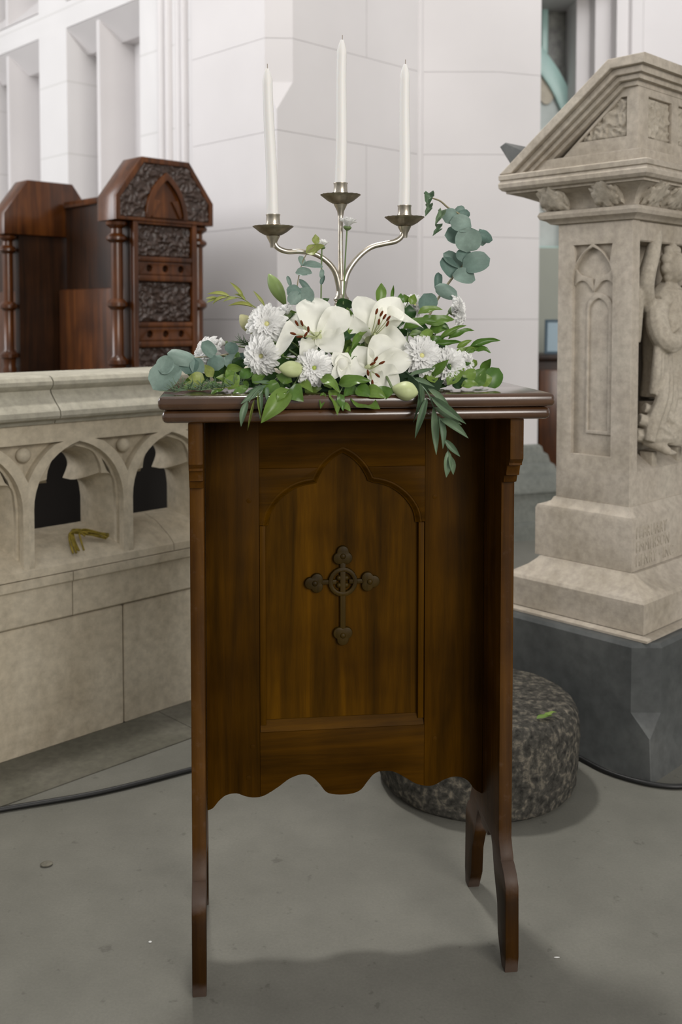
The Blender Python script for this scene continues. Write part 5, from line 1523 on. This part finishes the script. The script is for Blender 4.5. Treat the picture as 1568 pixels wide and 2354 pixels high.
# --- feathery fern tips at the left, needles joined per frond
def fern(label, stem, n, length, seed):
    rr = random.Random(seed)
    pts = [tw(p) for p in stem]
    o = tag(empty('asparagus_fern', pts[0]), label, 'foliage', 'feathery fern fronds')
    tube('stem', [p - pts[0] for p in pts], [0.0010, 0.0008, 0.0005], 'yell', o, 6, 5)
    path = catmull([p - pts[0] for p in pts], 12)
    bm = bmesh.new()
    for k in range(n):
        p = path[int(k / n * (len(path) - 1))]
        d = Vector((rr.uniform(-1, 0.3), rr.uniform(-1, 0.4), rr.uniform(-0.1, 0.7))).normalized()
        bm_tube(bm, [p, p + d * length * 0.5, p + d * length * rr.uniform(0.7, 1.1)], [0.0007, 0.0006, 0.0003], 3, 1)
    e_ = obj('needles', bm, 'willow', o, 80)
    e_['kind'] = 'stuff'
fern('feathery fern frond lying on the left end of the table top', [(-0.1985, 0.08, 1.0713), (-0.2441, 0.06, 1.0669), (-0.2849, 0.05, 1.0657), (-0.3197, 0.05, 1.063)], 150, 0.026, 1)
fern('feathery fern frond above the left end behind the eucalyptus', [(-0.1646, 0.16, 1.1419), (-0.1848, 0.15, 1.1406), (-0.203, 0.15, 1.1454)], 60, 0.02, 2)

# --- dark filler leaves packed between the flowers, in sprigs
def filler(label, cx, cz, w, h, y, n, seed, mat='deep', mix_='green'):
    rr = random.Random(seed)
    root = tw((cx, y + 0.03, ZT + 0.012))
    o = tag(empty('filler_foliage', root), label, 'foliage', 'dark filler foliage')
    tip = tw((cx, y, max(ZT + 0.02, cz)))
    tube('stem', [Vector((0, 0, 0)), (tip - root) * 0.5, tip - root], [0.0016, 0.0013, 0.001], 'stem', o, 6, 4)
    for k in range(n):
        bx_, bz_ = cx + rr.uniform(-w, w), cz + rr.uniform(-h, h)
        a_ = rr.uniform(0, 2 * pi)
        L = rr.uniform(0.026, 0.044)
        b = (bx_, y + rr.uniform(-0.015, 0.03), max(ZT + 0.008, bz_))
        t = (bx_ + L * cos(a_), b[1] - rr.uniform(0.0, 0.02), max(ZT + 0.006, bz_ + L * 0.7 * sin(a_)))
        put_blade('leaf', 'ovate', k, mix_ if rr.random() < 0.3 else mat, tw(b), tw(t), L * rr.uniform(0.45, 0.7), tdir((rr.uniform(-0.5, 0.5), -1, rr.uniform(0, 0.8))), o)
for i, (lab, px_, w, h, y) in enumerate((
    ('dark leaves under the left chrysanthemum pair', (-0.1668, 0.11, 1.0807), 0.05, 0.022, 0.10),
    ('dark leaves in the hollow below the left lily', (-0.112, 0.11, 1.1117), 0.045, 0.035, 0.12),
    ('dark leaves under the green-centred chrysanthemum', (-0.0746, 0.09, 1.0735), 0.045, 0.018, 0.09),
    ('dark leaves behind the half-open bloom', (-0.0162, 0.12, 1.1108), 0.04, 0.045, 0.12),
    ('dark leaves under the lowest lily', (0.0354, 0.09, 1.0687), 0.05, 0.015, 0.09),
    ('dark leaves below the right chrysanthemums', (0.1349, 0.09, 1.0798), 0.055, 0.018, 0.10),
    ('dark leaves behind the right chrysanthemums', (0.1368, 0.16, 1.1491), 0.06, 0.035, 0.16),
    ('dark leaves around the foot of the candelabra', (-0.0223, 0.17, 1.1777), 0.05, 0.04, 0.17),
    ('dark leaves behind the left chrysanthemum pair', (-0.1239, 0.17, 1.1576), 0.05, 0.04, 0.17),
    ('dark leaves behind the left lily', (-0.0721, 0.16, 1.1657), 0.045, 0.045, 0.16),
    ('dark leaves behind the right-hand upper lily', (0.0656, 0.18, 1.1571), 0.05, 0.04, 0.18),
    ('dark leaves at the left end under the eucalyptus', (-0.2287, 0.15, 1.0787), 0.045, 0.018, 0.15),
    ('dark leaves at the right end behind the broad green leaves', (0.2157, 0.14, 1.0778), 0.04, 0.018, 0.14))):
    filler('mass of ' + lab, px_[0], px_[2], w, h, y, 16, 40 + i)

# fallen leaf on the drum stone
lf0 = Vector((0.47, 2.35, 0.2262))
o = tag(empty('fallen_leaf', lf0), 'small green leaf fallen on top of the granite drum stone', 'leaf')
put_blade('leaf_blade', 'ovate', 0, 'green', lf0, lf0 + Vector((0.042, 0.012, 0.003)), 0.020, (0, 0, 1), o, 0.02)
put_blade('leaf_blade', 'ovate', 1, 'green', lf0 + Vector((0.02, 0.01, 0.001)), lf0 + Vector((0.055, 0.028, 0.005)), 0.014, (0, 0, 1), o, 0.02)
